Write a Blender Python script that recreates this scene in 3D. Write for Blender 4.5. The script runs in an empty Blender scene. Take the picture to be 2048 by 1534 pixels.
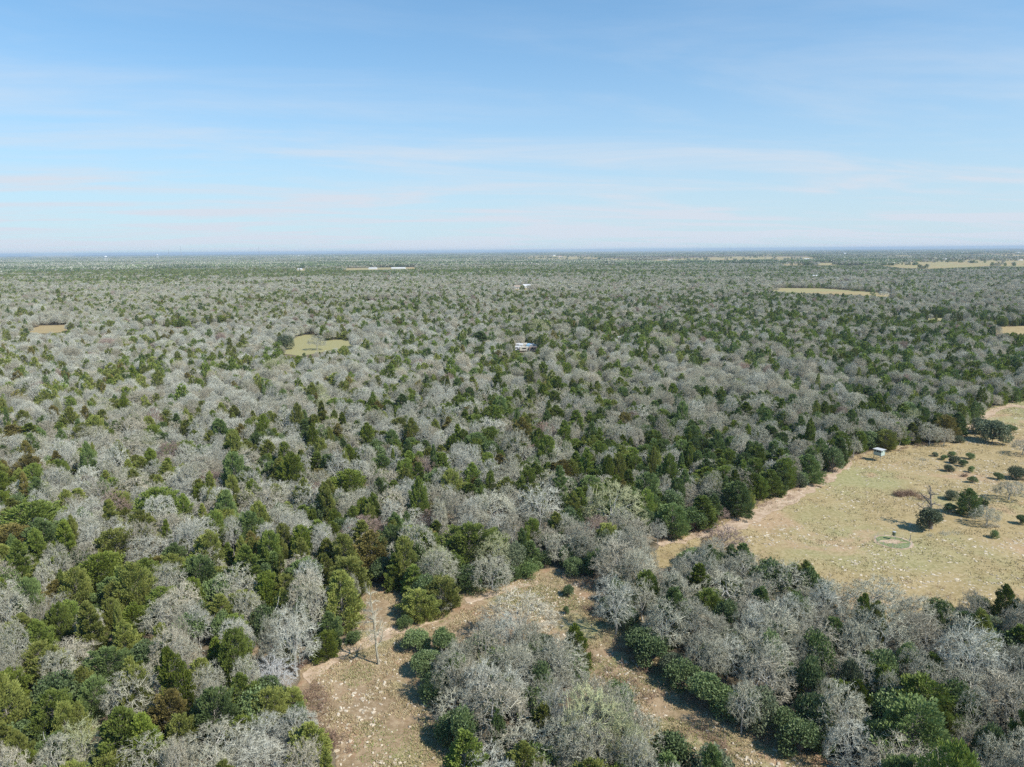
import bpy, math, random
import numpy as np
from mathutils import Vector, Matrix

random.seed(7)
RNG = np.random.default_rng(7)
S = bpy.context.scene
C = S.collection
PI = math.pi

# ------------------------------------------------------------------ camera, sky, sun, exposure
CAM_H = 55.0
F_PX = 1400.0                      # focal length in pixels of the 2048 x 1534 photograph
PITCH = math.radians(10.75)
ROLL = math.radians(-0.45)
cam_d = bpy.data.cameras.new('camera')
cam = bpy.data.objects.new('camera', cam_d); C.objects.link(cam)
cam_d.sensor_width = 36.0
cam_d.lens = 36.0 * F_PX / 2048.0
cam_d.clip_start = 0.5
cam_d.clip_end = 90000.0
CR = (Matrix.Rotation(PI/2 - PITCH, 3, 'X') @ Matrix.Rotation(ROLL, 3, 'Z'))
cam.matrix_world = Matrix.Translation((0, 0, CAM_H)) @ CR.to_4x4()
S.camera = cam
CRN = np.array(CR)

SUN_EL = math.radians(46.0)
SUN_DIR = Vector((0.86*math.cos(SUN_EL), -0.51*math.cos(SUN_EL), math.sin(SUN_EL))).normalized()
SUN_STRENGTH = 4.95
SKY_STRENGTH = 0.117
EXPOSURE = 0.30
sun_d = bpy.data.lights.new('sun', 'SUN')
sun_d.energy = SUN_STRENGTH
sun_d.angle = math.radians(0.53)
sun_d.color = (1.0, 0.955, 0.88)
sun = bpy.data.objects.new('sun', sun_d); C.objects.link(sun)
sun.rotation_euler = SUN_DIR.to_track_quat('Z', 'Y').to_euler()
sun.location = (60, -40, 120)

w = bpy.data.worlds.new('World'); S.world = w; w.use_nodes = True
nt = w.node_tree; nt.nodes.clear()
N = nt.nodes.new; L = nt.links.new
out = N('ShaderNodeOutputWorld'); bg = N('ShaderNodeBackground'); sky = N('ShaderNodeTexSky')
sky.sky_type = 'NISHITA'; sky.sun_disc = False
sky.sun_elevation = SUN_EL
sky.sun_rotation = math.atan2(SUN_DIR.x, SUN_DIR.y)
sky.altitude = 100; sky.air_density = 1.0; sky.dust_density = 0.25; sky.ozone_density = 3.0
bg.inputs['Strength'].default_value = SKY_STRENGTH
tc = N('ShaderNodeTexCoord')
sep = N('ShaderNodeSeparateXYZ'); L(tc.outputs['Generated'], sep.inputs[0])
def M(op, a, b=None, c=None, clamp=False, tree=nt):
    n = tree.nodes.new('ShaderNodeMath'); n.operation = op; n.use_clamp = clamp
    for i, v in enumerate((a, b, c)):
        if v is None: continue
        if hasattr(v, 'is_output') or hasattr(v, 'links'): tree.links.new(v, n.inputs[i])
        else: n.inputs[i].default_value = v
    return n.outputs[0]
zz = M('ADD', M('MAXIMUM', sep.outputs[2], 0.0), 0.055)
cu = M('DIVIDE', sep.outputs[0], zz); cv = M('DIVIDE', sep.outputs[1], zz)
comb = N('ShaderNodeCombineXYZ'); L(M('ADD', M('MULTIPLY', cu, 0.42), M('MULTIPLY', cv, 0.12)), comb.inputs[0]); L(M('ADD', M('MULTIPLY', cv, 0.95), M('MULTIPLY', cu, -0.22)), comb.inputs[1])
comb.inputs[2].default_value = 3.1
n1 = N('ShaderNodeTexNoise'); n1.inputs['Scale'].default_value = 0.85; n1.inputs['Detail'].default_value = 9
n1.inputs['Roughness'].default_value = 0.60; n1.inputs['Distortion'].default_value = 0.5
L(comb.outputs[0], n1.inputs['Vector'])
mr = N('ShaderNodeMapRange'); mr.interpolation_type = 'SMOOTHSTEP'; mr.inputs[1].default_value = 0.40; mr.inputs[2].default_value = 0.76
L(n1.outputs['Fac'], mr.inputs[0])
# a thin veil of high cloud that thickens with the length of the view ray through it
vp = M('POWER', M('DIVIDE', 0.235, zz), 2.4)
veil = M('MULTIPLY', M('DIVIDE', vp, M('ADD', vp, 1.0)), M('ADD', M('MULTIPLY', mr.outputs[0], 0.38), 0.90))
cl = M('ADD', M('MULTIPLY', mr.outputs[0], 0.07), M('MULTIPLY', veil, 1.0), clamp=True)
mixc = N('ShaderNodeMix'); mixc.data_type = 'RGBA'
L(cl, mixc.inputs[0])
tint = N('ShaderNodeMix'); tint.data_type = 'RGBA'; tint.blend_type = 'MULTIPLY'; tint.inputs[0].default_value = 1.0
L(sky.outputs[0], tint.inputs[6]); tint.inputs[7].default_value = (0.26, 0.92, 1.17, 1)
L(tint.outputs[2], mixc.inputs[6]); mixc.inputs[7].default_value = (4.75, 5.28, 5.95, 1)
L(mixc.outputs[2], bg.inputs['Color']); L(bg.outputs[0], out.inputs['Surface'])

S.view_settings.view_transform = 'Standard'
S.view_settings.look = 'None'
S.view_settings.gamma = 1.0
S.view_settings.use_curve_mapping = False
S.view_settings.exposure = EXPOSURE
S.render.engine = 'CYCLES'
S.cycles.use_denoising = False
S.cycles.denoising_input_passes = 'RGB_ALBEDO_NORMAL'
S.cycles.max_bounces = 5
S.cycles.diffuse_bounces = 3
S.cycles.volume_bounces = 1
S.cycles.glossy_bounces = 2
S.cycles.caustics_reflective = False
S.cycles.use_adaptive_sampling = True
S.cycles.adaptive_threshold = 0.01
S.cycles.sample_clamp_indirect = 6.0

# ------------------------------------------------------------------ geometry of the view
def unproj(px, py, z=0.0):
    """the ground point that the photograph shows at pixel (px, py)"""
    d = CRN @ np.array([(px - 1024.0)/F_PX, (767.0 - py)/F_PX, -1.0])
    t = (z - CAM_H) / d[2]
    return (d[0]*t, d[1]*t)
def proj(x, y, z):
    """vectorised: world point -> photograph pixel and depth"""
    p = np.stack([np.asarray(x, float), np.asarray(y, float), np.asarray(z, float) - CAM_H], 0)
    c = CRN.T @ p.reshape(3, -1)
    dep = np.maximum(-c[2], 1e-3)
    return (1024 + F_PX*c[0]/dep), (767 - F_PX*c[1]/dep), dep
def inpoly(px, py, poly):
    px = np.asarray(px, float); py = np.asarray(py, float)
    r = np.zeros(px.shape, bool); n = len(poly); j = n - 1
    for i in range(n):
        xi, yi = poly[i]; xj, yj = poly[j]
        if yi != yj:
            c = ((yi > py) != (yj > py)) & (px < (xj - xi)*(py - yi)/(yj - yi) + xi)
            r ^= c
        j = i
    return r
def hash2(i, j, s=0):
    h = (i.astype(np.int64)*374761393 + j.astype(np.int64)*668265263 + s*974634777) & 0x7fffffff
    h = ((h ^ (h >> 13))*1274126177) & 0x7fffffff
    return ((h ^ (h >> 16)) & 0xffff)/65535.0
def vnoise(x, y, s=0):
    x = np.asarray(x, float); y = np.asarray(y, float)
    i = np.floor(x).astype(np.int64); j = np.floor(y).astype(np.int64); u = x - i; v = y - j
    u = u*u*(3 - 2*u); v = v*v*(3 - 2*v)
    return ((hash2(i, j, s)*(1-u) + hash2(i+1, j, s)*u)*(1-v) + (hash2(i, j+1, s)*(1-u) + hash2(i+1, j+1, s)*u)*v)
def fnoise(x, y, s=0, o=3):
    r = 0; a = 0.5; t = 0
    for k in range(o):
        r = r + a*vnoise(x*2**k, y*2**k, s+k); t += a; a *= .55
    return r/t

# ------------------------------------------------------------------ tagging and mesh helpers
def tag(o, label=None, cat=None, group=None, kind=None):
    if label: o['label'] = label
    if cat: o['category'] = cat
    if group: o['group'] = group
    if kind: o['kind'] = kind
    return o
def mesh_np(name, V, T, mats, midx=None, attrs=None, smooth=False):
    V = np.ascontiguousarray(V, np.float32); T = np.ascontiguousarray(T, np.int32)
    me = bpy.data.meshes.new(name); k = T.shape[1]
    me.vertices.add(len(V)); me.vertices.foreach_set('co', V.ravel())
    me.loops.add(T.size); me.loops.foreach_set('vertex_index', T.ravel())
    me.polygons.add(len(T)); me.polygons.foreach_set('loop_start', np.arange(0, T.size, k, dtype=np.int32))
    for m in mats: me.materials.append(m)
    if midx is not None: me.polygons.foreach_set('material_index', np.ascontiguousarray(midx, np.int32))
    for an, av in (attrs or {}).items():
        a = me.attributes.new(an, 'FLOAT', 'POINT'); a.data.foreach_set('value', np.ascontiguousarray(av, np.float32))
    me.polygons.foreach_set('use_smooth', np.full(len(T), smooth))
    me.update(calc_edges=True)
    return me
def link(name, me, parent=None, loc=None, rz=None):
    o = bpy.data.objects.new(name, me); C.objects.link(o)
    if parent is not None: o.parent = parent
    if loc is not None: o.location = loc
    if rz is not None: o.rotation_euler = (0, 0, rz)
    return o
def empty(name, loc, rz=0.0, scl=None):
    o = bpy.data.objects.new(name, None); C.objects.link(o); o.empty_display_size = 0.5
    o.location = loc; o.rotation_euler = (0, 0, rz)
    if scl is not None: o.scale = scl
    return o
class MB:
    """collects boxes, bars and plates into one triangle mesh"""
    def __init__(s): s.V = []; s.T = []; s.n = 0
    def add(s, V, T):
        V = np.asarray(V, float); T = np.asarray(T, int)
        s.V.append(V); s.T.append(T + s.n); s.n += len(V); return s
    def box(s, c, d, rz=0.0, taper=1.0):
        x, y, z = d[0]/2, d[1]/2, d[2]/2
        P = np.array([(-x,-y,-z),(x,-y,-z),(x,y,-z),(-x,y,-z),(-x*taper,-y*taper,z),(x*taper,-y*taper,z),(x*taper,y*taper,z),(-x*taper,y*taper,z)])
        ca, sa = math.cos(rz), math.sin(rz)
        P = np.stack([P[:,0]*ca - P[:,1]*sa, P[:,0]*sa + P[:,1]*ca, P[:,2]], 1) + np.array(c)
        return s.add(P, [(0,2,1),(0,3,2),(4,5,6),(4,6,7),(0,1,5),(0,5,4),(1,2,6),(1,6,5),(2,3,7),(2,7,6),(3,0,4),(3,4,7)])
    def tube(s, p, q, r0, r1, k=6):
        V, T = tubes(np.array([p]), np.array([q]), np.array([r0]), np.array([r1]), k, cap=True)
        return s.add(V, T)
    def ring(s, prof, k=14, c=(0,0,0)):
        """lathe of (radius, z) pairs"""
        a = np.arange(k)*2*PI/k; V = []; T = []
        for r, z in prof: V += [(c[0]+r*math.cos(t), c[1]+r*math.sin(t), c[2]+z) for t in a]
        for i in range(len(prof)-1):
            for j in range(k):
                A = i*k+j; B = i*k+(j+1)%k
                T += [(A, B, B+k), (A, B+k, A+k)]
        return s.add(V, T)
    def mesh(s, name, mat): return mesh_np(name, np.concatenate(s.V), np.concatenate(s.T), [mat])
    def build(s, name, mat, parent=None): return link(name, s.mesh(name, mat), parent)
def tubes(P, Q, R0, R1, k=3, cap=False):
    """one k-sided tapered tube per segment P->Q, all as triangles"""
    P = np.asarray(P, float); Q = np.asarray(Q, float); n = len(P)
    D = Q - P; D /= np.maximum(np.linalg.norm(D, axis=1, keepdims=True), 1e-9)
    A = np.where(np.abs(D[:, 2:3]) < .9, np.array([[0, 0, 1.]]), np.array([[1., 0, 0]]))
    U = np.cross(D, A); U /= np.linalg.norm(U, axis=1, keepdims=True); W = np.cross(D, U)
    ang = np.arange(k)*2*PI/k
    ring = U[:, None, :]*np.cos(ang)[None, :, None] + W[:, None, :]*np.sin(ang)[None, :, None]
    V0 = P[:, None, :] + ring*np.asarray(R0)[:, None, None]; V1 = Q[:, None, :] + ring*np.asarray(R1)[:, None, None]
    V = np.concatenate([V0, V1], 1).reshape(-1, 3)
    T = []
    for j in range(k):
        a, b = j, (j+1) % k
        T += [(a, b, b+k), (a, b+k, a+k)]
    if cap:
        for j in range(1, k-1): T += [(0, j+1, j), (k, k+j, k+j+1)]
    T = (np.array(T)[None] + (np.arange(n)*2*k)[:, None, None]).reshape(-1, 3)
    return V, T
def slivers(P, Q, R):
    """one three-sided spike per twig"""
    P = np.asarray(P, float); Q = np.asarray(Q, float); n = len(P)
    D = Q - P; D /= np.maximum(np.linalg.norm(D, axis=1, keepdims=True), 1e-9)
    A = np.where(np.abs(D[:, 2:3]) < .9, np.array([[0, 0, 1.]]), np.array([[1., 0, 0]]))
    U = np.cross(D, A); U /= np.linalg.norm(U, axis=1, keepdims=True); W = np.cross(D, U)
    ang = np.arange(3)*2*PI/3
    ring = U[:, None, :]*np.cos(ang)[None, :, None] + W[:, None, :]*np.sin(ang)[None, :, None]
    V = np.concatenate([P[:, None, :] + ring*np.asarray(R)[:, None, None], Q[:, None, :]], 1).reshape(-1, 3)
    T = (np.array([(0,1,3),(1,2,3),(2,0,3)])[None] + (np.arange(n)*4)[:, None, None]).reshape(-1, 3)
    return V, T
def cat(parts):
    V = []; T = []; A = []; I = []; n = 0
    for v, t, a, i in parts:
        V.append(v); T.append(t + n); n += len(v); A.append(a if isinstance(a, np.ndarray) else np.full(len(v), a)); I.append(np.full(len(t), i))
    return np.concatenate(V), np.concatenate(T), np.concatenate(A), np.concatenate(I)

# ------------------------------------------------------------------ materials
def new_mat(name, rough=0.85, spec=0.2):
    m = bpy.data.materials.new(name); m.use_nodes = True
    b = m.node_tree.nodes['Principled BSDF']
    b.inputs['Roughness'].default_value = rough
    b.inputs['Specular IOR Level'].default_value = spec
    return m, m.node_tree, b
def mixrgb(t, f, a, b, mode='MIX'):
    n = t.nodes.new('ShaderNodeMix'); n.data_type = 'RGBA'; n.blend_type = mode
    for s, v in ((0, f), (6, a), (7, b)):
        if hasattr(v, 'is_output'): t.links.new(v, n.inputs[s])
        elif s == 0: n.inputs[0].default_value = v
        else: n.inputs[s].default_value = (*v, 1)
    return n.outputs[2]
def noise(t, scale, detail=4, rough=.55, vec=None, dist=0):
    n = t.nodes.new('ShaderNodeTexNoise'); n.inputs['Scale'].default_value = scale; n.inputs['Detail'].default_value = detail
    n.inputs['Roughness'].default_value = rough; n.inputs['Distortion'].default_value = dist
    if vec is None:
        g = t.nodes.new('ShaderNodeNewGeometry'); vec = g.outputs['Position']
    t.links.new(vec, n.inputs['Vector'])
    return n.outputs['Fac']
def smooth(t, v, lo, hi):
    n = t.nodes.new('ShaderNodeMapRange'); n.interpolation_type = 'SMOOTHSTEP'
    n.inputs[1].default_value = lo; n.inputs[2].default_value = hi; t.links.new(v, n.inputs[0]); return n.outputs[0]
def foliage_mat(name, ca, cb, cc=None, rough=.62):
    """leaf colour from a tone stored on each spray and from a random number per tree"""
    m, t, b = new_mat(name, rough, 0.25)
    at = t.nodes.new('ShaderNodeAttribute'); at.attribute_name = 'tone'
    oi = t.nodes.new('ShaderNodeObjectInfo')
    col = mixrgb(t, at.outputs['Fac'], ca, cb)
    col2 = mixrgb(t, smooth(t, oi.outputs['Random'], 0.0, 1.0), col, mixrgb(t, at.outputs['Fac'], cb, cc or ca))
    hs = t.nodes.new('ShaderNodeHueSaturation')
    t.links.new(col2, hs.inputs['Color'])
    t.links.new(M('ADD', M('MULTIPLY', oi.outputs['Random'], 0.45, tree=t), 0.78, tree=t), hs.inputs['Value'])
    t.links.new(hs.outputs[0], b.inputs['Base Color'])
    # light leaks through the thin sprays
    tr = t.nodes.new('ShaderNodeBsdfTranslucent'); t.links.new(hs.outputs[0], tr.inputs['Color'])
    ms = t.nodes.new('ShaderNodeMixShader'); ms.inputs[0].default_value = 0.22
    t.links.new(b.outputs[0], ms.inputs[1]); t.links.new(tr.outputs[0], ms.inputs[2])
    t.links.new(ms.outputs[0], t.nodes['Material Output'].inputs['Surface'])
    return m
def bark_mat(name, ca, cb, rough=.9):
    m, t, b = new_mat(name, rough, 0.1)
    at = t.nodes.new('ShaderNodeAttribute'); at.attribute_name = 'tone'
    oi = t.nodes.new('ShaderNodeObjectInfo')
    col = mixrgb(t, at.outputs['Fac'], ca, cb)
    hs = t.nodes.new('ShaderNodeHueSaturation'); t.links.new(col, hs.inputs['Color'])
    t.links.new(M('ADD', M('MULTIPLY', oi.outputs['Random'], 0.35, tree=t), 0.82, tree=t), hs.inputs['Value'])
    t.links.new(hs.outputs[0], b.inputs['Base Color'])
    return m
def plain(name, col, rough=.8, spec=.2, var=0.15, scale=3.0):
    m, t, b = new_mat(name, rough, spec)
    f = noise(t, scale, 4)
    t.links.new(mixrgb(t, f, tuple(c*(1-var) for c in col), tuple(min(1, c*(1+var)) for c in col)), b.inputs['Base Color'])
    return m

MT = {}
MT['j_green'] = foliage_mat('juniper_green', (.076,.116,.024), (.235,.285,.060), (.200,.265,.058))
MT['j_olive'] = foliage_mat('juniper_olive', (.105,.132,.028), (.295,.305,.078), (.235,.270,.068))
MT['j_bronze'] = foliage_mat('juniper_bronze', (.110,.100,.030), (.290,.235,.075), (.220,.205,.060))
MT['j_dark'] = foliage_mat('juniper_dark', (.062,.102,.034), (.190,.250,.088), (.160,.220,.070))
MT['j_bright'] = foliage_mat('juniper_bright', (.085,.125,.018), (.225,.265,.045), (.175,.230,.040))
MT['shrub'] = foliage_mat('shrub_leaves', (.062,.105,.040), (.200,.258,.108), (.165,.228,.080), .5)
MT['shrub_l'] = foliage_mat('shrub_leaves_light', (.070,.120,.035), (.165,.220,.075), (.130,.190,.060), .5)
MT['liveoak'] = foliage_mat('live_oak_leaves', (.070,.095,.050), (.190,.220,.130), (.160,.185,.100), .5)
MT['o_grey'] = bark_mat('oak_twigs_grey', (.18,.17,.115), (.64,.62,.48))
MT['o_pale'] = bark_mat('oak_twigs_pale', (.24,.235,.18), (.68,.67,.56))
MT['o_pink'] = bark_mat('oak_twigs_pinkish', (.19,.165,.115), (.62,.575,.44))
MT['o_red'] = bark_mat('twigs_reddish', (.22,.155,.12), (.40,.305,.25))
MT['o_lime'] = bark_mat('twigs_budding', (.28,.29,.15), (.48,.48,.28))
MT['o_white'] = bark_mat('dead_wood_white', (.52,.51,.47), (.74,.73,.69))
MT['bark'] = bark_mat('trunk_bark', (.15,.13,.11), (.32,.29,.25))
MT['bark_l'] = bark_mat('trunk_bark_lichen', (.30,.29,.26), (.50,.485,.44))

# ------------------------------------------------------------------ tree generators (unit metres, base at origin)
def unit(v): return v/np.linalg.norm(v)
def gen_oak(seed, H=8.5, R=3.8, clusters=320, per=10, gnarl=.36, trunk_r=.16, tw=.023, base=.26, droop=0.0, nl=8, shell=.5, tl=.50):
    """bare spreading tree: trunk, crooked limbs, branches to points spread through a lobed dome, and a spray of crooked twigs at each"""
    rg = np.random.default_rng(seed)
    P=[];Q=[];A=[];B=[]; LP=[];LQ=[];LA=[];LB=[]; TP=[];TQ=[];TR=[]
    fork = np.array([rg.normal(0,.1), rg.normal(0,.1), H*base])
    LP.append(np.zeros(3)); LQ.append(fork*.5+rg.normal(0,.06,3)*[1,1,0]); LA.append(trunk_r*1.15); LB.append(trunk_r)
    LP.append(LQ[-1]); LQ.append(fork); LA.append(trunk_r); LB.append(trunk_r*.9)
    lobes = rg.normal(0,1,(7,3)); lobes[:,2] = np.abs(lobes[:,2])*.8; lobes /= np.linalg.norm(lobes,axis=1,keepdims=True)
    def dome(d, f):
        k = .84 + .26*max(0, float((lobes@d).max())-.72)/.28
        up = H*(.60) if d[2] > 0 else H*.22
        return np.array([d[0]*R*k*f, d[1]*R*k*f, H*.40 + d[2]*up*k*f])
    def path(p, q, n, r0, r1, PP,QQ,AA,BB, g):
        pts = [p]; ln = np.linalg.norm(q-p)
        for i in range(n):
            t = (i+1)/n; e = p + (q-p)*t + (rg.normal(0, g*ln/n, 3) if i < n-1 else 0) + np.array([0,0,math.sin(t*PI)*ln*.08])
            PP.append(pts[-1]); QQ.append(e); AA.append(r0+(r1-r0)*i/n); BB.append(r0+(r1-r0)*t); pts.append(e)
        return pts
    nodes = []; 
    for k in range(nl):
        a = 2*PI*k/nl + rg.normal(0,.25); el = rg.uniform(.25,1.2) if k else 1.4
        d = unit(np.array([math.cos(a)*math.cos(el), math.sin(a)*math.cos(el), math.sin(el)]))
        pts = path(fork, dome(d,.62), 4, trunk_r*rg.uniform(.42,.56), trunk_r*.20, LP,LQ,LA,LB, gnarl)
        nodes += [(q, trunk_r*.20) for q in pts[2:]]
        for m in range(4):
            d2 = unit(d + rg.normal(0,.42,3)); pt = path(pts[rg.integers(1,4)], dome(d2,rg.uniform(.62,.86)), 4, trunk_r*.20, trunk_r*.11, P,Q,A,B, gnarl)
            nodes += [(q, trunk_r*.12) for q in pt[2:]]
    NP = np.array([n[0] for n in nodes])
    for c in range(clusters):
        z = 1 - 1.42*(c+.5)/clusters; a = c*2.39996+rg.normal(0,.3); rr = math.sqrt(max(0,1-z*z))
        d = np.array([math.cos(a)*rr, math.sin(a)*rr, z])
        f = rg.uniform(shell,1)**.55
        c_ = dome(d, f); i = int(np.argmin(((NP-c_)**2).sum(1)))
        pt = path(NP[i], c_, 3, max(tw*1.35, nodes[i][1]*.62), tw*1.1, P,Q,A,B, gnarl*1.1)
        if c % 3 == 0: NP = np.vstack([NP, pt[1]]); nodes.append((pt[1], tw*1.7))
        out = unit(c_ - np.array([0,0,H*.3]))
        for m in range(per):
            sp = pt[3] if m % 3 else pt[2]
            dd = unit(out*.75 + rg.normal(0,.62,3) + np.array([0,0,.12-droop*3])); l = tl*rg.uniform(.55,1.3)*R/3.8
            m1 = sp + dd*l*.5; e1 = m1 + unit(dd+rg.normal(0,.42,3)-np.array([0,0,droop*2]))*l*.6
            TP.append(sp);TQ.append(m1);TR.append(tw); TP.append(m1);TQ.append(e1);TR.append(tw*.85)
            if m % 2: TP.append(m1);TQ.append(m1+unit(dd+rg.normal(0,.8,3))*l*.45);TR.append(tw*.7)
    V,T = tubes(LP,LQ,np.array(LA),np.array(LB),5); trunk = (V,T,rg.uniform(0,1,len(V)))
    V1,T1 = tubes(P,Q,np.array(A),np.array(B),3)
    V2,T2 = slivers(TP,TQ,TR)
    V = np.concatenate([V1,V2]); T = np.concatenate([T1,T2+len(V1)])
    V[:,2] = np.maximum(V[:,2], .05)
    tone = np.concatenate([np.repeat(rg.uniform(.1,.9,len(V1)//6),6), np.repeat(rg.uniform(0,1,len(V2)//4)**1.2,4)])
    return trunk, (V,T,tone)
def gen_oak_mid(seed, H=8.5, R=3.8, n=420, wd=.06, ln=.55):
    """the same lobed dome with fewer, stouter twigs for trees seen from afar"""
    rg = np.random.default_rng(seed)
    lobes = rg.normal(0,1,(8,3)); lobes[:,2] = np.abs(lobes[:,2])*.8; lobes /= np.linalg.norm(lobes,axis=1,keepdims=True)
    d = rg.normal(0,1,(n,3)); d /= np.linalg.norm(d,axis=1,keepdims=True)
    d[:,2] = np.where(d[:,2] < -.3, -d[:,2], d[:,2])
    k = .80 + .30*np.maximum(0,(d@lobes.T).max(1)-.72)/.28
    f = rg.uniform(.25,1,n)**.45*k
    p = np.stack([d[:,0]*R*f, d[:,1]*R*f, H*.40+d[:,2]*np.where(d[:,2]>0,H*.58,H*.25)*f],1)
    q = p + (d*.7 + rg.normal(0,.7,(n,3)))*ln
    q[:,2] = np.maximum(q[:,2],.1)
    V2,T2 = slivers(p,q,rg.uniform(.6,1.2,n)*wd)
    k = 9; a = rg.uniform(0,2*PI,k)
    lp = np.tile([[0,0,H*.26]],(k,1)); lq = np.stack([np.cos(a)*R*.7,np.sin(a)*R*.7,np.full(k,H*.7)],1)
    V,T = tubes(np.concatenate([[[0,0,0]],lp]),np.concatenate([[[0,0,H*.28]],lq]),np.full(k+1,.13),np.full(k+1,.06),3)
    return (V,T,rg.uniform(0,1,len(V))), (V2,T2,rg.uniform(0,1,len(V2)))
def leaf_tris(P, D, ln, wd, rg):
    """one pointed spray triangle pair per point, along D"""
    n = len(P)
    A = rg.normal(0,1,(n,3)); W = np.cross(D, A); W /= np.maximum(np.linalg.norm(W,axis=1,keepdims=True),1e-6)
    ln = np.asarray(ln)[:,None]; wd = np.asarray(wd)[:,None]
    V = np.stack([P - W*wd*.35, P + W*wd*.35, P + D*ln*.45 + W*wd*.6, P + D*ln, P + D*ln*.4 - W*wd*.6],1).reshape(-1,3)
    T = (np.array([(0,1,2),(0,2,4),(4,2,3)])[None] + (np.arange(n)*5)[:,None,None]).reshape(-1,3)
    return V, T
def gen_juniper(seed, H=7.5, R=2.4, lobes=112, per=98, spray=.30, kind='cone', low=.04):
    rg = np.random.default_rng(seed)
    PP=[];DD=[];TN=[]; BP=[];BQ=[];BR=[]
    ph = rg.uniform(0,6,4)
    def prof(t):
        if kind == 'cone': return (max(0,1-t)**.55)*(.66+.34*min(1,t/.16))*1.0
        if kind == 'round': return math.sqrt(max(0,1-((t-.42)/.58)**2))*.98+.02
        return (max(0,1-t**2.2)**.6)*(.7+.3*min(1,t/.2))
    for k in range(lobes):
        t = low + (1-low)*(k+.5)/lobes; t = min(.985, t + rg.normal(0,.02)); t = max(low, t)
        a = k*2.39996 + rg.normal(0,.35)
        r = R*prof(t)*(1+.20*math.sin(2*a+ph[0])+.14*math.sin(3*a+ph[1]+4*t)+.10*math.sin(7*t*3+ph[2]))
        r *= rg.uniform(.78,1.12)
        e = np.array([math.cos(a)*r, math.sin(a)*r, t*H + rg.normal(0,.1)])
        s = np.array([0,0,max(.15*H*.5, t*H - r*.55)])
        BP.append(s);BQ.append(s+(e-s)*.8);BR.append(.03)
        out = unit(e - s + np.array([0,0,.35*R]))
        size = (.22+.46*prof(t))*R/2.4
        tone0 = rg.uniform(0,.75)
        m = int(per*(.5+.7*prof(t)))
        u = rg.uniform(0,1,m)**.6
        c = s + (e-s)*(.42+.62*u)[:,None]
        off = rg.normal(0,1,(m,3)); off /= np.linalg.norm(off,axis=1,keepdims=True)
        p = c + off*(size*rg.uniform(.2,1,m)**.5*(1.15-.6*u))[:,None]
        d = out + off*.55 + rg.normal(0,.28,(m,3)) + np.array([0,0,.25]); d /= np.linalg.norm(d,axis=1,keepdims=True)
        PP.append(p);DD.append(d);TN.append(np.clip(tone0 + .35*u*rg.uniform(.3,1,m),0,1))
    P = np.concatenate(PP);D = np.concatenate(DD);tn = np.concatenate(TN)
    P[:,2] = np.maximum(P[:,2], .12)
    V,T = leaf_tris(P,D,spray*rg.uniform(.6,1.25,len(P)),spray*.42*rg.uniform(.7,1.2,len(P)),rg)
    tone = np.repeat(tn,5); tone[3::5] = np.clip(tone[3::5]+.3,0,1)
    z = np.linspace(0,H*.9,7); wob = np.cumsum(rg.normal(0,.05,(7,2)),0); wob[0]=0
    tp = np.column_stack([wob,z]); rr = np.linspace(.16,.03,7)
    V0,T0 = tubes(np.concatenate([tp[:-1],BP]),np.concatenate([tp[1:],BQ]),np.concatenate([rr[:-1],BR]),np.concatenate([rr[1:],np.array(BR)*.3]),4)
    return (V0,T0,rg.uniform(0,1,len(V0))),(V,T,tone)
def gen_leafy(seed, H=4.0, R=2.4, lobes=28, per=190, leaf=.18, low=.12):
    """rounded broadleaf evergreen made of billowing lobes of small leaves"""
    rg = np.random.default_rng(seed)
    PP=[];DD=[];TN=[];BP=[];BQ=[]
    for k in range(lobes):
        d = rg.normal(0,1,3); d /= np.linalg.norm(d); d[2] = d[2] if d[2] > -.35 else -d[2]*.9
        c = np.array([d[0]*R*.66, d[1]*R*.66, H*.36 + H*(.40 if d[2] > 0 else .55)*d[2]])
        rad = rg.uniform(.26,.46)*R
        m = int(per*rg.uniform(.7,1.2))
        off = rg.normal(0,1,(m,3)); off /= np.linalg.norm(off,axis=1,keepdims=True)
        p = c + off*(rad*rg.uniform(.25,1,m)**.4)[:,None]*np.array([1,1,.85])
        dd = off*.7 + rg.normal(0,.6,(m,3)) + np.array([0,0,.2]); dd /= np.linalg.norm(dd,axis=1,keepdims=True)
        PP.append(p);DD.append(dd);TN.append(np.clip(rg.uniform(0,.6)+rg.uniform(0,.45,m),0,1))
        BP.append([0,0,H*.12]);BQ.append(c)
    P = np.concatenate(PP);D = np.concatenate(DD);tn=np.concatenate(TN); P[:,2]=np.maximum(P[:,2],.1)
    V,T = leaf_tris(P,D,leaf*rg.uniform(.7,1.3,len(P)),leaf*.75*rg.uniform(.7,1.3,len(P)),rg)
    V0,T0 = tubes(np.concatenate([[[0,0,0]],BP]),np.concatenate([[[0,0,H*.14]],BQ]),np.full(lobes+1,.09),np.full(lobes+1,.03),4)
    return (V0,T0,rg.uniform(0,1,len(V0))),(V,T,np.repeat(tn,5))
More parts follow.
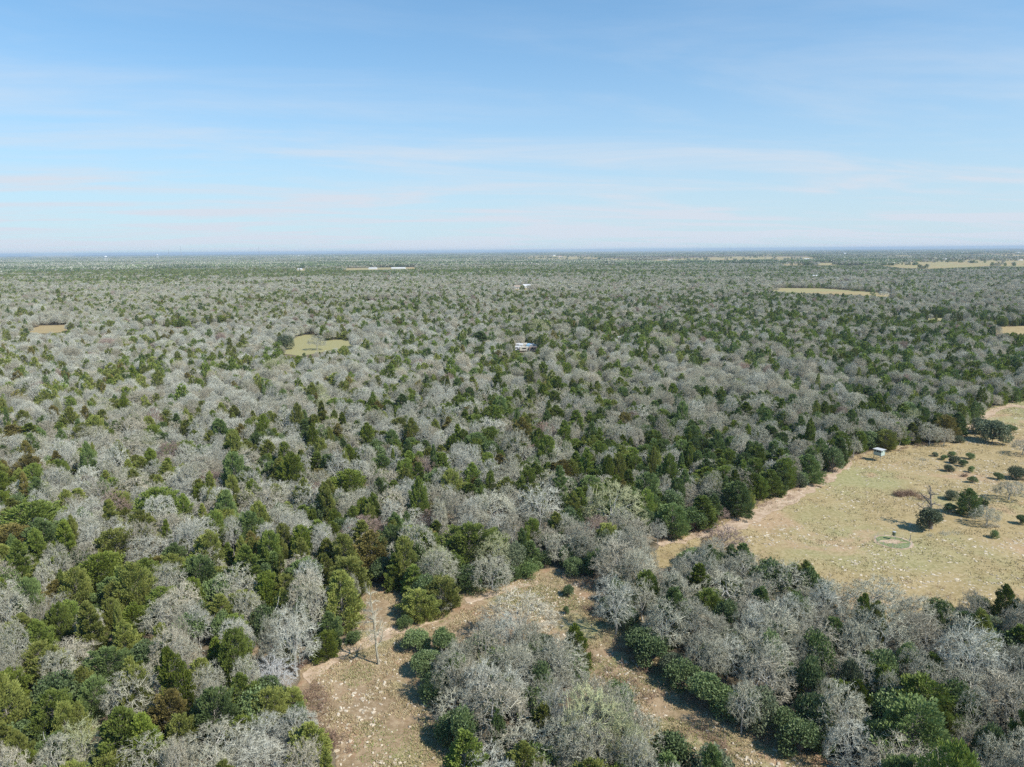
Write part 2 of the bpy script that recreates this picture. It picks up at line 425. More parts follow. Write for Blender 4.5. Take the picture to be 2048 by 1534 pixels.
def gen_snag(seed, H=9, limbs=9, spread=.30, wd=.13, twigs=5, lean=0.05, broken=False):
    """dead tree: a bare leader with crooked side limbs and a few stubs"""
    rg = np.random.default_rng(seed)
    n = 9; P=[];Q=[];A=[];B=[]
    p = np.zeros(3); d = np.array([lean,rg.normal(0,.03),1.]); pts=[p]; r=wd
    for i in range(n):
        d = unit(d + rg.normal(0,.045 if not broken else .22,3)+np.array([0,0,.1])); q = p+d*H/n; r2 = wd*(1-.85*(i+1)/n)
        P.append(p);Q.append(q);A.append(r);B.append(r2); p=q;r=r2;pts.append(p)
    tr = (np.array(P),np.array(Q),np.array(A),np.array(B))
    P=[];Q=[];A=[];B=[]
    for k in range(limbs):
        i = int(n*.3 + (n*.7)*(k+.5)/limbs); s = pts[min(i,n)]; a = k*2.4+rg.normal(0,.4)
        L_ = H*spread*rg.uniform(.5,1.15)*(1.15-.6*i/n)
        d = unit(np.array([math.cos(a),math.sin(a),rg.uniform(.2,.9)])); p = s; r = wd*.5*(1.25-.6*i/n)
        for j in range(4):
            d = unit(d+rg.normal(0,.28,3)); q=p+d*L_/4; P.append(p);Q.append(q);A.append(r);B.append(r*.72); r*=.72; p=q
            for m in range(twigs):
                dd = unit(d+rg.normal(0,.7,3)); l=L_*rg.uniform(.15,.35); x=p+dd*l; y = x+unit(dd+rg.normal(0,.5,3))*l*.7
                P.append(p);Q.append(x);A.append(r*.5);B.append(r*.3); P.append(x);Q.append(y);A.append(r*.3);B.append(r*.1)
    V0,T0 = tubes(*tr,6); V1,T1 = tubes(P,Q,np.array(A),np.array(B),3)
    return (V0,T0,rg.uniform(0,1,len(V0))),(V1,T1,rg.uniform(0,1,len(V1)))

# ---- variants: every entry is (trunk arrays, crown arrays)
OAK = [gen_oak(11,8.3,3.9), gen_oak(12,8.8,3.5,gnarl=.36), gen_oak(13,7.8,4.2,clusters=330), gen_oak(14,8.4,3.7,clusters=260,tl=.58,shell=.35), gen_oak(15,9.0,3.3,clusters=230,tl=.62,gnarl=.4)]
WISP = [gen_oak(21,8.6,3.4,clusters=170,per=11,gnarl=.14,tw=.019,trunk_r=.15,droop=.03,tl=.85,shell=.25,nl=10), gen_oak(22,8.0,3.1,clusters=200,per=11,gnarl=.16,tw=.018,trunk_r=.13,droop=.10,tl=.95,shell=.3,nl=9)]
JUN = [gen_juniper(31,7.6,2.5,kind='egg'), gen_juniper(32,7.0,2.8,kind='round',lobes=115), gen_juniper(33,8.0,2.2,kind='cone',lobes=100), gen_juniper(34,7.2,2.9,kind='round',lobes=120), gen_juniper(35,7.8,2.6,kind='egg',lobes=110)]
LEAFY = [gen_leafy(41), gen_leafy(42,4.4,2.3,30), gen_leafy(43,3.7,2.5,24)]
GEN = dict(oak=OAK, wisp=WISP, jun=JUN, leafy=LEAFY)
def measure(crown):
    V = crown[0]; return float(V[:,2].max()), float(np.percentile(np.hypot(V[:,0], V[:,1]), 96))
SIZE = {k: [measure(t[1]) for t in v] for k, v in GEN.items()}
BARKOF = dict(oak='bark_l', wisp='bark_l', jun='bark', leafy='bark')
TR_ME = {k: [mesh_np('trunk', t[0][0], t[0][1], [MT[BARKOF[k]]], attrs={'tone': t[0][2]}) for t in v] for k, v in GEN.items()}
CR_ME = {}
def crown_mesh(kind, vi, mat):
    key = (kind, vi, mat)
    if key not in CR_ME:
        c = GEN[kind][vi][1]
        me0 = next((v for k, v in CR_ME.items() if k[:2] == key[:2]), None)
        if me0 is None: CR_ME[key] = mesh_np('crown', c[0], c[1], [MT[mat]], attrs={'tone': c[2]})
        else:
            me = me0.copy(); me.materials[0] = MT[mat]; CR_ME[key] = me
    return CR_ME[key]

# ------------------------------------------------------------------ layout: open ground, read off the photograph and laid on the ground
PASTURE_V = [(1308,1092),(1352,1082),(1440,1048),(1520,1008),(1640,958),(1690,926),(1742,906),(1800,893),(1885,892),(1940,884),(1928,858),(1960,838),(1990,814),(2048,804),(2330,790),(2330,1200),(2048,1150),(1990,1188),(1950,1180),(1850,1164),(1740,1158),(1660,1150),(1610,1118),(1512,1118),(1500,1080),(1440,1068),(1390,1080),(1340,1100)]
CLEAR_V = [(602,1368),(612,1340),(660,1312),(700,1286),(760,1252),(800,1246),(860,1250),(925,1214),(930,1190),(1000,1166),(1060,1150),(1110,1142),(1190,1166),(1206,1186),(1185,1215),(1185,1240),(1232,1290),(1262,1322),(1320,1368),(1385,1405),(1480,1468),(1570,1508),(1690,1560),(1690,1640),(1560,1640),(1470,1524),(1405,1468),(1330,1418),(1235,1345),(1165,1300),(1105,1250),(1010,1218),(930,1226),(870,1250),(822,1290),(812,1335),(850,1392),(852,1440),(885,1490),(900,1560),(900,1640),(720,1640),(705,1550),(680,1490),(640,1430)]
CLEAR2_V = [(722,1208),(748,1180),(820,1186),(835,1215),(800,1244),(740,1256),(720,1240)]
GAPS_V = [[(355,1345),(400,1328),(440,1322),(438,1334),(380,1346),(340,1352)],[(455,1298),(500,1290),(525,1300),(500,1318),(455,1318)]]
FAR_V = dict(
 green=[[(556,706),(575,692),(592,674),(626,667),(648,682),(690,679),(720,683),(716,694),(664,700),(600,712)]],
 tan=[[(50,660),(84,651),(140,650),(146,660),(110,667),(60,667)],[(1552,576),(1650,577),(1790,588),(1786,595),(1700,590),(1610,587),(1530,582)],
      [(1980,655),(2048,652),(2240,655),(2240,672),(2048,669),(1990,667)],[(1838,635),(1940,638),(1935,643),(1846,641)],
      [(1020,574),(1078,572),(1080,579),(1024,581)],[(1030,690),(1145,688),(1150,700),(1032,703)],[(1168,728),(1206,726),(1210,744),(1172,746)],[(1226,676),(1256,676),(1258,687),(1228,688)],
      [(1370,570),(1395,570),(1395,576),(1370,576)],[(690,536),(830,534),(832,538),(692,541)],[(590,538),(612,536),(612,542),(590,542)]],
 wide=[[(1755,530),(1830,521),(1950,519),(2048,517),(2260,517),(2260,536),(2048,534),(1990,532),(1860,538),(1800,536)],
       [(1012,517),(1080,511),(1160,512),(1280,521),(1380,516),(1480,513),(1640,514),(1650,522),(1560,523),(1400,525),(1300,526),(1180,523),(1060,521)],
       [(1500,509),(1700,508),(1720,510.5),(1510,512)],[(1760,511),(2048,509),(2260,508),(2260,512),(1900,514),(1770,514)],[(60,512),(142,509.5),(150,512.5),(70,515.5)],
       [(1200,527),(1300,526),(1310,529),(1210,530)],[(1560,526.5),(1720,525.5),(1735,530.5),(1570,531)],[(1700,514),(1840,513),(1850,516.5),(1710,517)],[(1330,509),(1480,508),(1490,510.5),(1340,511)],[(1880,505.5),(2160,504.5),(2160,507),(1880,507.8)],[(1530,505),(1720,504.2),(1720,505.6),(1530,506.4)],
       [(600,509.5),(700,508.5),(700,510.5),(600,511.5)],[(860,507),(990,506),(990,508),(860,509)],[(1100,503.5),(1400,502.6),(1400,504.2),(1100,505.4)]])
SITES = [[(1020,574),(1078,572),(1080,579),(1024,581)],[(1030,695),(1074,693),(1076,700),(1034,702)],[(1226,676),(1256,676),(1258,687),(1228,688)],[(1370,570),(1395,570),(1395,576),(1370,576)],[(590,538),(612,536),(612,542),(590,542)]]
FAR_V['tan'][5] = SITES[1]
ALLV = [PASTURE_V, CLEAR_V, CLEAR2_V] + [[(800,1245),(880,1215),(935,1180),(940,1232),(815,1292)]] + GAPS_V + sum(FAR_V.values(), [])

def sheet(name, poly, mat, z, jag=0.0, down=0.0, step=1.2, kind='structure', label=None):
    """an open-ground sheet: the outline is taken to the ground and roughened"""
    pts = [unproj(x, y + (down if down else 0)) for x, y in poly]
    res = []; n = len(pts)
    for i in range(n):
        a = np.array(pts[i]); b = np.array(pts[(i+1) % n]); m = max(1, min(60, int(np.linalg.norm(b-a)/step)))
        for k in range(m):
            p = a + (b-a)*k/m; res.append(p)
    res = np.array(res)
    if jag:
        c = res.mean(0)
        nx = vnoise(res[:,0]/ (step*1.6), res[:,1]/(step*1.6), 5)-.5; ny = vnoise(res[:,0]/(step*1.6), res[:,1]/(step*1.6), 9)-.5
        res = res + np.stack([nx, ny], 1)*2*jag
    me = bpy.data.meshes.new(name); me.from_pydata([(p[0], p[1], z) for p in res], [], [list(range(len(res)))])
    me.materials.append(mat); me.update()
    if me.polygons[0].normal.z < 0: me.flip_normals()
    o = link(name, me); tag(o, label, kind=kind); return o

# ---- ground materials
def forest_floor():
    m, t, b = new_mat('forest_floor', .95, .05)
    a = noise(t, .35, 6, .65); c = noise(t, 2.2, 5, .7); f = noise(t, .0011, 7, .68); g = noise(t, .02, 4, .6)
    col = mixrgb(t, smooth(t, a, .35, .68), (.11,.09,.055), (.24,.19,.13))
    col = mixrgb(t, smooth(t, c, .52, .80), col, (.30,.24,.18))
    col = mixrgb(t, smooth(t, g, .55, .72), col, (.12,.12,.06))
    # beyond the trees that are built: the mottled colour of far woods and fields
    ge = t.nodes.new('ShaderNodeNewGeometry'); ln = t.nodes.new('ShaderNodeVectorMath'); ln.operation = 'LENGTH'
    t.links.new(ge.outputs['Position'], ln.inputs[0])
    far = smooth(t, ln.outputs['Value'], 9000, 14000)
    woods = mixrgb(t, smooth(t, f, .38, .55), (.055,.070,.045), (.11,.115,.085))  # wood tones darkened to include the self-shadow of crowns not modelled here
    woods = mixrgb(t, smooth(t, f, .60, .66), woods, (.27,.24,.16))
    t.links.new(mixrgb(t, far, col, woods), b.inputs['Base Color'])
    bp = t.nodes.new('ShaderNodeBump'); bp.inputs['Strength'].default_value = .5; bp.inputs['Distance'].default_value = .15
    t.links.new(c, bp.inputs['Height']); t.links.new(bp.outputs[0], b.inputs['Normal'])
    return m
def pasture_mat(name, big=.018, green=.5, pale=.5, red=.4, ta=(.285,.212,.095), tb=(.395,.295,.145), rd=(.42,.27,.165)):
    m, t, b = new_mat(name, .95, .05)
    g1 = noise(t, big, 5, .6); g2 = noise(t, big*3.1, 5, .6, dist=.6); g3 = noise(t, .16, 5, .65)
    fine = noise(t, 1.3, 6, .72); flk = noise(t, 3.6, 3, .6)
    tan = mixrgb(t, smooth(t, g3, .3, .7), ta, tb)
    grn = mixrgb(t, fine, (.235,.228,.090), (.34,.318,.150))
    col = mixrgb(t, smooth(t, g1, .62-.25*green, .78-.25*green), tan, grn)
    col = mixrgb(t, M('MULTIPLY', smooth(t, g2, .52, .66), red, tree=t), col, rd)
    col = mixrgb(t, M('MULTIPLY', smooth(t, fine, .38, .72), .55, tree=t), col, (.47,.385,.24))
    col = mixrgb(t, M('MULTIPLY', smooth(t, fine, .55, .30), .5, tree=t), col, (.20,.17,.085))
    pl = M('MULTIPLY', smooth(t, flk, .60, .68), M('MULTIPLY', smooth(t, g3, .42, .62), pale, tree=t), tree=t)
    col = mixrgb(t, pl, col, (.56,.47,.34))
    t.links.new(col, b.inputs['Base Color'])
    bp = t.nodes.new('ShaderNodeBump'); bp.inputs['Strength'].default_value = .6; bp.inputs['Distance'].default_value = .12
    t.links.new(fine, bp.inputs['Height']); t.links.new(bp.outputs[0], b.inputs['Normal'])
    return m
MT['floor'] = forest_floor()
MT['pasture'] = pasture_mat('pasture_grass', .019, .56, .7, .8)
MT['clearing'] = pasture_mat('clearing_ground', .06, .50, .8, .95, (.225,.15,.088), (.335,.23,.14), (.31,.18,.11))
MT['green_field'] = pasture_mat('green_field', .01, 1.5, .1, .0)
MT['tan_field'] = pasture_mat('tan_field', .008, .75, .3, .3)
def track_mat():
    m, t, b = new_mat('bare_sandy_earth', .95, .05)
    a = noise(t, .5, 6, .7); c = noise(t, 3.0, 4, .6)
    col = mixrgb(t, smooth(t, a, .35, .65), (.36,.255,.165), (.56,.43,.31))
    col = mixrgb(t, smooth(t, c, .5, .72), col, (.36,.27,.17))
    t.links.new(col, b.inputs['Base Color']); return m
MT['track'] = track_mat()

# ---- the ground: one sheet out to the horizon
rings = [0,60,120,200,320,500,900,1800,4000,9000,20000,45000]; K = 48
V=[(0,0,0)]; T=[]
for r in rings[1:]: V += [(r*math.cos(2*PI*j/K), r*math.sin(2*PI*j/K), 0) for j in range(K)]
for j in range(K): T.append((0, 1+j, 1+(j+1)%K))
for i in range(len(rings)-2):
    for j in range(K):
        a=1+i*K+j; b_=1+i*K+(j+1)%K; T += [(a, a+K, b_+K), (a, b_+K, b_)]
tag(link('ground', mesh_np('ground', V, T, [MT['floor']])), kind='structure')

# hidden edge of each opening runs on under the crowns in front of it
PG = [(1296,1102),(1352,1076),(1440,1042),(1520,1003),(1640,953),(1690,921),(1742,901),(1800,888),(1885,886),(1932,880),(1920,858),(1955,836),(1985,812),(2048,800),(2400,786),(2400,1290),(2048,1240),(1950,1262),(1850,1246),(1740,1238),(1640,1226),(1540,1195),(1460,1165),(1380,1150),(1300,1130)]
sheet('pasture', PG, MT['pasture'], .03, .8, step=1.6)
CG = [(590,1385),(606,1336),(660,1306),(700,1278),(712,1262),(716,1205),(748,1172),(830,1180),(930,1178),(1000,1158),(1060,1142),(1110,1134),(1196,1160),(1240,1180),(1290,1230),(1330,1300),(1400,1370),(1500,1440),(1600,1490),(1760,1560),(1780,1720),(1480,1720),(1400,1570),(1330,1510),(1260,1470),(1180,1420),(1120,1330),(1000,1300),(900,1310),(850,1345),(862,1392),(868,1440),(905,1490),(930,1560),(930,1680),(690,1680),(688,1550),(662,1490),(625,1430)]
sheet('clearing', CG, MT['clearing'], .03, .5, step=1.0)
for g in GAPS_V: sheet('glade', g, MT['clearing'], .03, .4, step=1.0)
for g in FAR_V['green']: sheet('green_field', g, MT['green_field'], .05, 1.5, step=4)
for g in FAR_V['tan']: sheet('tan_field', g, MT['tan_field'], .05, 1.5, step=4)
for g in FAR_V['wide']: sheet('far_pasture', g, MT['tan_field'], .3, 8, step=40)
sheet('dirt_track', [(1310,1088),(1350,1080),(1440,1050),(1520,1012),(1600,972),(1650,950),(1700,922),(1708,928),(1650,968),(1600,1000),(1545,1030),(1500,1052),(1450,1068),(1380,1082),(1320,1096)], MT['track'], .07, .9, step=1.2)
sheet('dirt_track', [(1925,862),(1950,842),(1985,818),(2020,808),(2120,822),(2120,832),(2030,814),(2000,820),(1965,846),(1940,866)], MT['track'], .07, .5, step=2)
sheet('dirt_track', [(606,1348),(660,1316),(705,1292),(760,1262),(820,1248),(885,1238),(870,1244),(822,1262),(765,1282),(715,1304),(668,1330),(622,1368)], MT['track'], .07, .5, step=.8)
sheet('dirt_track', [(930,1196),(1000,1176),(1075,1162),(1080,1168),(1005,1186),(935,1208)], MT['track'], .07, .4, step=.8)

# ------------------------------------------------------------------ hand-placed trees and bushes (pixel of the foot, top, width)
def ppm_at(x, y):
    gx, gy = unproj(x, y); _, _, d = proj(gx, gy, 0); return F_PX/float(d[0])
TREES = []      # dicts: kind, vi, mat, x, y, H, R, rz, label, group, name
def hand(kind, px, py, top, wid, mat, label, vi=None, group=None, name=None):
    x, y = unproj(px, py); k = ppm_at(px, py)
    ang = math.atan2(CAM_H, math.hypot(x, y))
    R = wid/2/k
    H = max(.8, R*1.55, (py - top)/(k*math.cos(ang)) - R*.25*math.tan(ang))
    if vi is None: vi = random.randrange(len(GEN[kind]))
    TREES.append(dict(kind=kind, vi=vi, mat=mat, x=x, y=y, H=H, R=R, rz=random.uniform(0, 6.28), label=label, group=group, name=name, hand=True))
H_ = hand
H_('jun',838,1236,1176,78,'j_olive','dense olive-gold juniper, lower of the joined pair standing in the dirt clearing',3,'joined junipers in the clearing')
H_('jun',884,1218,1158,86,'j_olive','broad olive juniper with rounded top, upper of the joined pair in the clearing',1,'joined junipers in the clearing')
H_('jun',1154,1345,1252,56,'j_bright','narrow bright yellow-green juniper at the tip of the middle grove beside the diagonal track',0)
H_('jun',1400,1212,1126,54,'j_bright','bright olive juniper rising alone out of grey oaks below the pasture',2)
H_('jun',1812,1530,1396,165,'j_dark','largest dark green juniper with golden shoulders near the bottom right corner',3)
H_('jun',938,1136,1040,122,'j_green','big fresh green juniper standing tallest above the far edge of the clearing',3)
H_('jun',745,1150,1062,78,'j_bronze','bronze-brown juniper behind the olive pair, beside a pinkish bare tree',4)
H_('jun',498,1205,1092,62,'j_green','tall dark conical juniper beside the black shadow gap of the left wood',2)
H_('jun',468,1292,1228,52,'j_green','compact rounded juniper standing in front of brown litter glade',1)
H_('jun',340,1470,1380,88,'j_bronze','golden bronze juniper with upswept sprays in the lower left wood',4)
H_('jun',112,1478,1376,92,'j_green','full fresh green juniper second from the bottom left corner',3)
H_('jun',18,1425,1338,90,'j_bright','yellow-green juniper cut by the left edge of the photo',1)
H_('jun',224,1372,1290,92,'j_dark','soft grey-green conifer with rounded top in the lower left wood',3)
H_('jun',690,1255,1140,80,'j_olive','tall olive juniper on the left bank of the clearing, above the track',4)
H_('jun',652,1318,1262,52,'j_bright','small yellow-green juniper at the corner where the track turns',1)
H_('jun',585,1430,1378,54,'j_olive','olive juniper just right of the white skeleton tree',1)
H_('jun',598,1480,1408,52,'j_dark','dark green bushy juniper on the left border of the rocky clearing',3)
H_('jun',620,1545,1448,90,'j_olive','broad bronze-olive juniper at the bottom edge beside the clearing',4)
H_('jun',70,1090,1012,120,'j_green','wide cluster-topped green juniper at the far left, above the grey thicket',3)
H_('jun',18,1120,1044,90,'j_bronze','bronze-tipped juniper at the left edge a third of the way up',1)
H_('jun',318,1048,972,84,'j_green','large domed olive-green evergreen among pale oaks in the left wood',1)
H_('jun',1002,960,905,60,'j_bronze','brownish juniper in the centre of the wood above the big green juniper',0)
H_('jun',700,1002,935,74,'j_bright','bright green juniper amid the centre-left wood',3)
H_('jun',1405,1052,990,72,'j_green','green juniper with leaning top at the pasture edge, next to the sandy strip',2)
H_('jun',1470,1030,958,66,'j_dark','dark conical juniper at the pasture edge halfway along the sandy strip',0)
H_('jun',1345,1068,1004,80,'j_dark','broad dark juniper where the sandy strip begins',3)
H_('jun',1538,990,936,60,'j_green','mid green juniper overlooking the upper end of the sandy strip',4)
H_('jun',1890,882,826,44,'j_bronze','tall brown-green juniper where the wood ends beside the upper track',3)
H_('jun',1612,965,905,58,'j_dark','dark juniper on the pasture edge below the hunting blind',0)
H_('jun',1770,898,868,52,'j_olive','olive juniper directly behind the hunting blind',1)
H_('jun',1180,1000,950,58,'j_dark','dark olive juniper left of the budding yellow-grey tree',1)
H_('jun',960,700,662,50,'j_dark','darkest upright juniper at the centre of the wood near the yard of trailers',2)
H_('jun',205,1180,1100,90,'j_bright','sunlit olive juniper row end in the left wood',3)
H_('jun',290,1200,1115,80,'j_green','green juniper with a bronze cap in the middle of the left wood',4)
H_('jun',330,1250,1168,70,'j_green','broad fresh juniper above the small brown glade',3)
H_('jun',790,1045,985,62,'j_bright','bright green pointed juniper left of the tallest green juniper',0)
H_('jun',830,1110,1050,66,'j_green','mossy green juniper pressed against pale oak twigs behind the clearing',1)
# pale and bare trees
H_('wisp',552,1392,1312,84,'o_white','white skeleton tree with fanned bare limbs in the lower left wood',0,name='bare_tree')
H_('wisp',535,1525,1425,84,'o_pale','silvery feathery bare tree near the bottom, left of the rocky clearing',1,name='bare_tree')
H_('wisp',1232,1270,1140,84,'o_pale','tall silvery wispy tree beside the small bush at the right end of the clearing',0,name='bare_tree')
H_('wisp',1945,1395,1245,120,'o_pale','weeping silver tree with drooping twigs in the lower right wood',1,name='bare_tree')
H_('wisp',520,1055,960,92,'o_pink','fan-shaped leafless tree with fine radiating limbs in the left-centre wood',0,name='bare_tree')
H_('wisp',1078,1060,962,92,'o_pale','slender fine-twigged tree left of the yellow-grey budding tree',0,name='bare_tree')
H_('oak',1225,1060,985,130,'o_lime','wide budding tree with yellow-grey twigs behind the clearing',2)
H_('oak',735,1100,1036,92,'o_red','low rosy-brown bare tree behind the bronze juniper',2)
H_('oak',1448,1118,1062,92,'o_red','reddish-brown round bare tree poking into the corner of the pasture',2)
H_('oak',1484,1185,1096,70,'o_grey','open grey oak with dark trunk showing at the pasture corner',4)
H_('oak',420,985,962,60,'o_red','small rosy bare tree deep in the left wood',2)
H_('oak',1075,672,648,46,'o_lime','pale lime budding tree in the far middle of the wood',2)
H_('oak',1330,712,690,52,'o_lime','yellowish budding tree right of the grey-roofed shed',2)
H_('oak',995,1062,1002,110,'o_grey','broad pale oak crown just above the tallest green juniper',0)
H_('oak',882,1222,1190,50,'o_grey','little ash-grey leafless tree hugging the joined junipers',3)
H_('oak',985,1180,1110,90,'o_grey','low grey oak spreading over bushes at the clearing edge',2)
H_('oak',1040,1285,1215,140,'o_pink','see-through pinkish oak at the top of the middle grove',0)
H_('oak',1520,1420,1310,110,'o_pink','dark-centred mauve-grey oak crown overlooking the diagonal track',3)
H_('oak',1750,1250,1152,120,'o_grey','rounded olive-grey oak on the skyline of the lower right wood',2)
# bushes
H_('leafy',1139,1192,1168,26,'shrub','small round green bush alone in the upper clearing',0,name='bush')
H_('leafy',1132,1229,1212,13,'shrub','tiny dark bush on the shadow line of the clearing',1,name='bush')
H_('leafy',832,1300,1262,60,'shrub','blue-green bush at the top left corner of the middle grove',0,name='bush')
H_('leafy',852,1345,1302,62,'shrub','dark green bush bulging into the rocky clearing from the middle grove',1,name='bush')
H_('leafy',872,1400,1345,64,'shrub','dark leafy bush at the shaded west side of the middle grove',2,name='bush')
H_('leafy',905,1482,1425,66,'shrub','leafy bush at the foot of the middle grove, lowest in the clearing',0,name='bush')
H_('leafy',812,1255,1240,34,'shrub_l','low light green bush beside the track under the joined junipers',2,name='bush')
H_('leafy',710,1286,1272,34,'shrub_l','low light green bush on the verge near the standing dead tree',2,name='bush')
H_('leafy',990,1166,1136,46,'shrub_l','round green bush at the clearing edge, left one of three',0,group='rounded bushes at the clearing edge',name='bush')
H_('leafy',1022,1160,1132,42,'shrub_l','round green bush at the clearing edge, middle one of three',1,group='rounded bushes at the clearing edge',name='bush')
H_('leafy',1058,1154,1128,40,'shrub_l','round green bush at the clearing edge, right one of three',2,group='rounded bushes at the clearing edge',name='bush')
H_('leafy',945,1182,1162,50,'shrub_l','low spreading green bush touching the right olive juniper',2,name='bush')
H_('leafy',1148,1150,1116,48,'shrub','dark bush with shadow at the top right of the clearing',1,name='bush')
H_('leafy',1250,1262,1210,60,'shrub','dark leafy bush under the silvery wispy tree',0,name='bush')
H_('leafy',1300,1330,1270,70,'shrub','dark leafy bush on the shaded side of the diagonal track',1,name='bush')
H_('leafy',1365,1375,1318,66,'shrub','large blue-green bush along the upper side of the diagonal track',2,name='bush')
H_('leafy',1570,1480,1415,70,'shrub','blue-green bush with pale highlights beside the lower diagonal track',0,name='bush')
H_('leafy',1600,1510,1440,76,'shrub','blue-green bush lowest beside the diagonal track',1,name='bush')
H_('leafy',1455,1430,1375,70,'shrub','dark bush under the mauve-grey oak beside the track',2,name='bush')
H_('leafy',1425,1585,1500,110,'liveoak','broad grey-green bush at the bottom edge where the middle grove meets the track',0,name='bush')
H_('leafy',1345,1545,1470,84,'shrub','dark leafy bush near the bottom of the middle grove, inland of the broad grey-green one',1,name='bush')
# bushes and small trees of the pasture
PB = [(1869,913,1904,12,'leafmost bush of the cluster'),(1888,920,1909,14,'second bush'),(1903,914,1903,15,'c'),(1912,926,1910,19,'d'),(1926,932,1918,15,'e'),(1938,917,1906,17,'f'),(1895,942,1928,18,'g'),(1942,944,1931,12,'h'),(1945,966,1951,17,'i'),(1902,998,978,24,'j'),(1899,1024,1005,22,'k'),(1995,958,945,20,'l'),(2030,955,934,34,'m'),(2040,1048,1028,20,'n'),(1989,1075,1059,17,'o'),(1917,886,871,20,'p')]
PB = [(1869,913,904,13,'small round bush highest in the pasture cluster'),(1888,920,909,14,'small round bush second in from the blind in the pasture cluster'),(1904,914,903,16,'round bush at the back of the pasture cluster'),(1910,927,910,21,'biggest pale-topped bush amid the pasture cluster'),(1926,933,918,16,'bush touching the biggest one on its lower right side in the pasture'),(1939,918,906,18,'bush at the right end of the upper pasture row'),(1896,943,928,20,'dark bush at the lower left of the pasture cluster'),(1943,945,931,13,'slim little bush below the pasture cluster'),(1945,966,951,18,'lone dark bush below the pasture cluster next to a rusty scrap'),(1902,999,978,27,'dense round bush left of the tall pasture juniper'),(1899,1025,1005,23,'round bush close against the foot of the tall pasture juniper'),(1995,959,945,20,'dark round bush behind the leafless thicket at the right edge'),(2032,958,934,36,'large dark leafy bush nearest the right edge of the pasture'),(2041,1048,1028,21,'lone round bush with long shadow at the right edge'),(1989,1076,1059,18,'lone bush lowest in the pasture, below the juniper clump'),(1917,886,871,21,'round bush beside the grey-green tree where the track enters'),(2018,868,852,26,'pale grey-green bush by the upper track')]
for i, (a, b_, c, d, l) in enumerate(PB): H_('leafy',a,b_,c,d,'shrub' if i % 3 else 'liveoak',l,i%3,'bushes dotted over the pasture','bush')
H_('leafy',1984,884,838,60,'liveoak','large grey-green live oak at the top of the pasture',1,name='live_oak_tree')
H_('leafy',1958,866,838,44,'liveoak','smaller live oak behind the large one at the top of the pasture',0,name='live_oak_tree')
H_('jun',1938,1032,976,44,'j_dark','tall dark juniper in the clump of the pasture',4)
H_('jun',1966,1012,1000,18,'j_dark','little dark juniper top right of the pasture clump',1)
H_('leafy',1858,1062,1012,48,'liveoak','dusky bush with a dead trunk sticking out of it in the pasture',1,name='bush')
H_('oak',1972,1052,1010,52,'o_grey','leafless thicket at the foot of the tall pasture juniper',2)
H_('oak',2018,1000,962,56,'o_grey','leafless thicket near the right edge of the pasture',0)
H_('oak',2044,910,880,44,'o_pink','thin leafless tree at the right edge of the upper pasture',4)
# far single crowns that stand in the openings
H_('oak',634,700,668,36,'o_grey','grey oak standing inside the far green clearing',0)
H_('leafy',570,698,674,40,'liveoak','dark round evergreen at the left end of the far green clearing',0,name='live_oak_tree')

# ------------------------------------------------------------------ the wood: jittered positions, kept out of the open ground
def green_share(px, py, x, y):
    g = np.full(px.shape, .44)
    def blob(cx, cy, sx, sy, a): return a*np.exp(-((px-cx)/sx)**2-((py-cy)/sy)**2)
    g += blob(250,1300,380,260,.04) + blob(60,1060,120,60,.3) + blob(650,1120,160,110,.16) + blob(850,950,300,110,.16)
    g += blob(1500,690,420,60,.30) + blob(1750,800,120,60,.2) + blob(250,545,400,14,.5) + blob(900,548,500,10,.3) + blob(1000,530,1200,6,.1)
    g += blob(1100,800,260,60,.10) + blob(1400,950,240,90,.22) + blob(1180,1000,120,50,.15)
    g += blob(1080,1420,330,190,-.75) + blob(1700,1350,480,200,-.10) + blob(1250,1160,120,60,-.3) + blob(250,950,180,60,-.10)
    g += blob(1500,840,220,50,-.22) + blob(150,640,300,40,-.2) + blob(350,520,500,12,-.2) + blob(1100,610,400,24,-.1) + blob(1900,600,300,25,-.2)
    cl = fnoise(x/12, y/12, 3, 3); rr_ = np.hypot(x, y); g += (cl-.5)*1.0 + (fnoise(x/90, y/90, 13, 3)-.5)*.7 + (fnoise(x/420, y/150, 17, 3)-.5)*1.3*np.clip((rr_-500)/700, 0, 1)
    return np.clip(g, .03, .93)
def sector(r0, r1, step, jit=.42, half=43):
    a = math.radians(half)
    xs = np.arange(-r1*math.sin(a)-30, r1*math.sin(a)+30, step); ys = np.arange(max(20,r0*math.cos(a)-20), r1+1, step)
    X, Y = np.meshgrid(xs, ys); X = X + (np.arange(len(ys)) % 2)[:, None]*step*.5
    X = X.ravel() + RNG.uniform(-jit, jit, X.size)*step; Y = Y.ravel() + RNG.uniform(-jit, jit, Y.size)*step
    r = np.hypot(X, Y); ok = (r >= r0) & (r < r1) & (np.abs(X) < Y*math.tan(a) + 22)
    return X[ok], Y[ok]
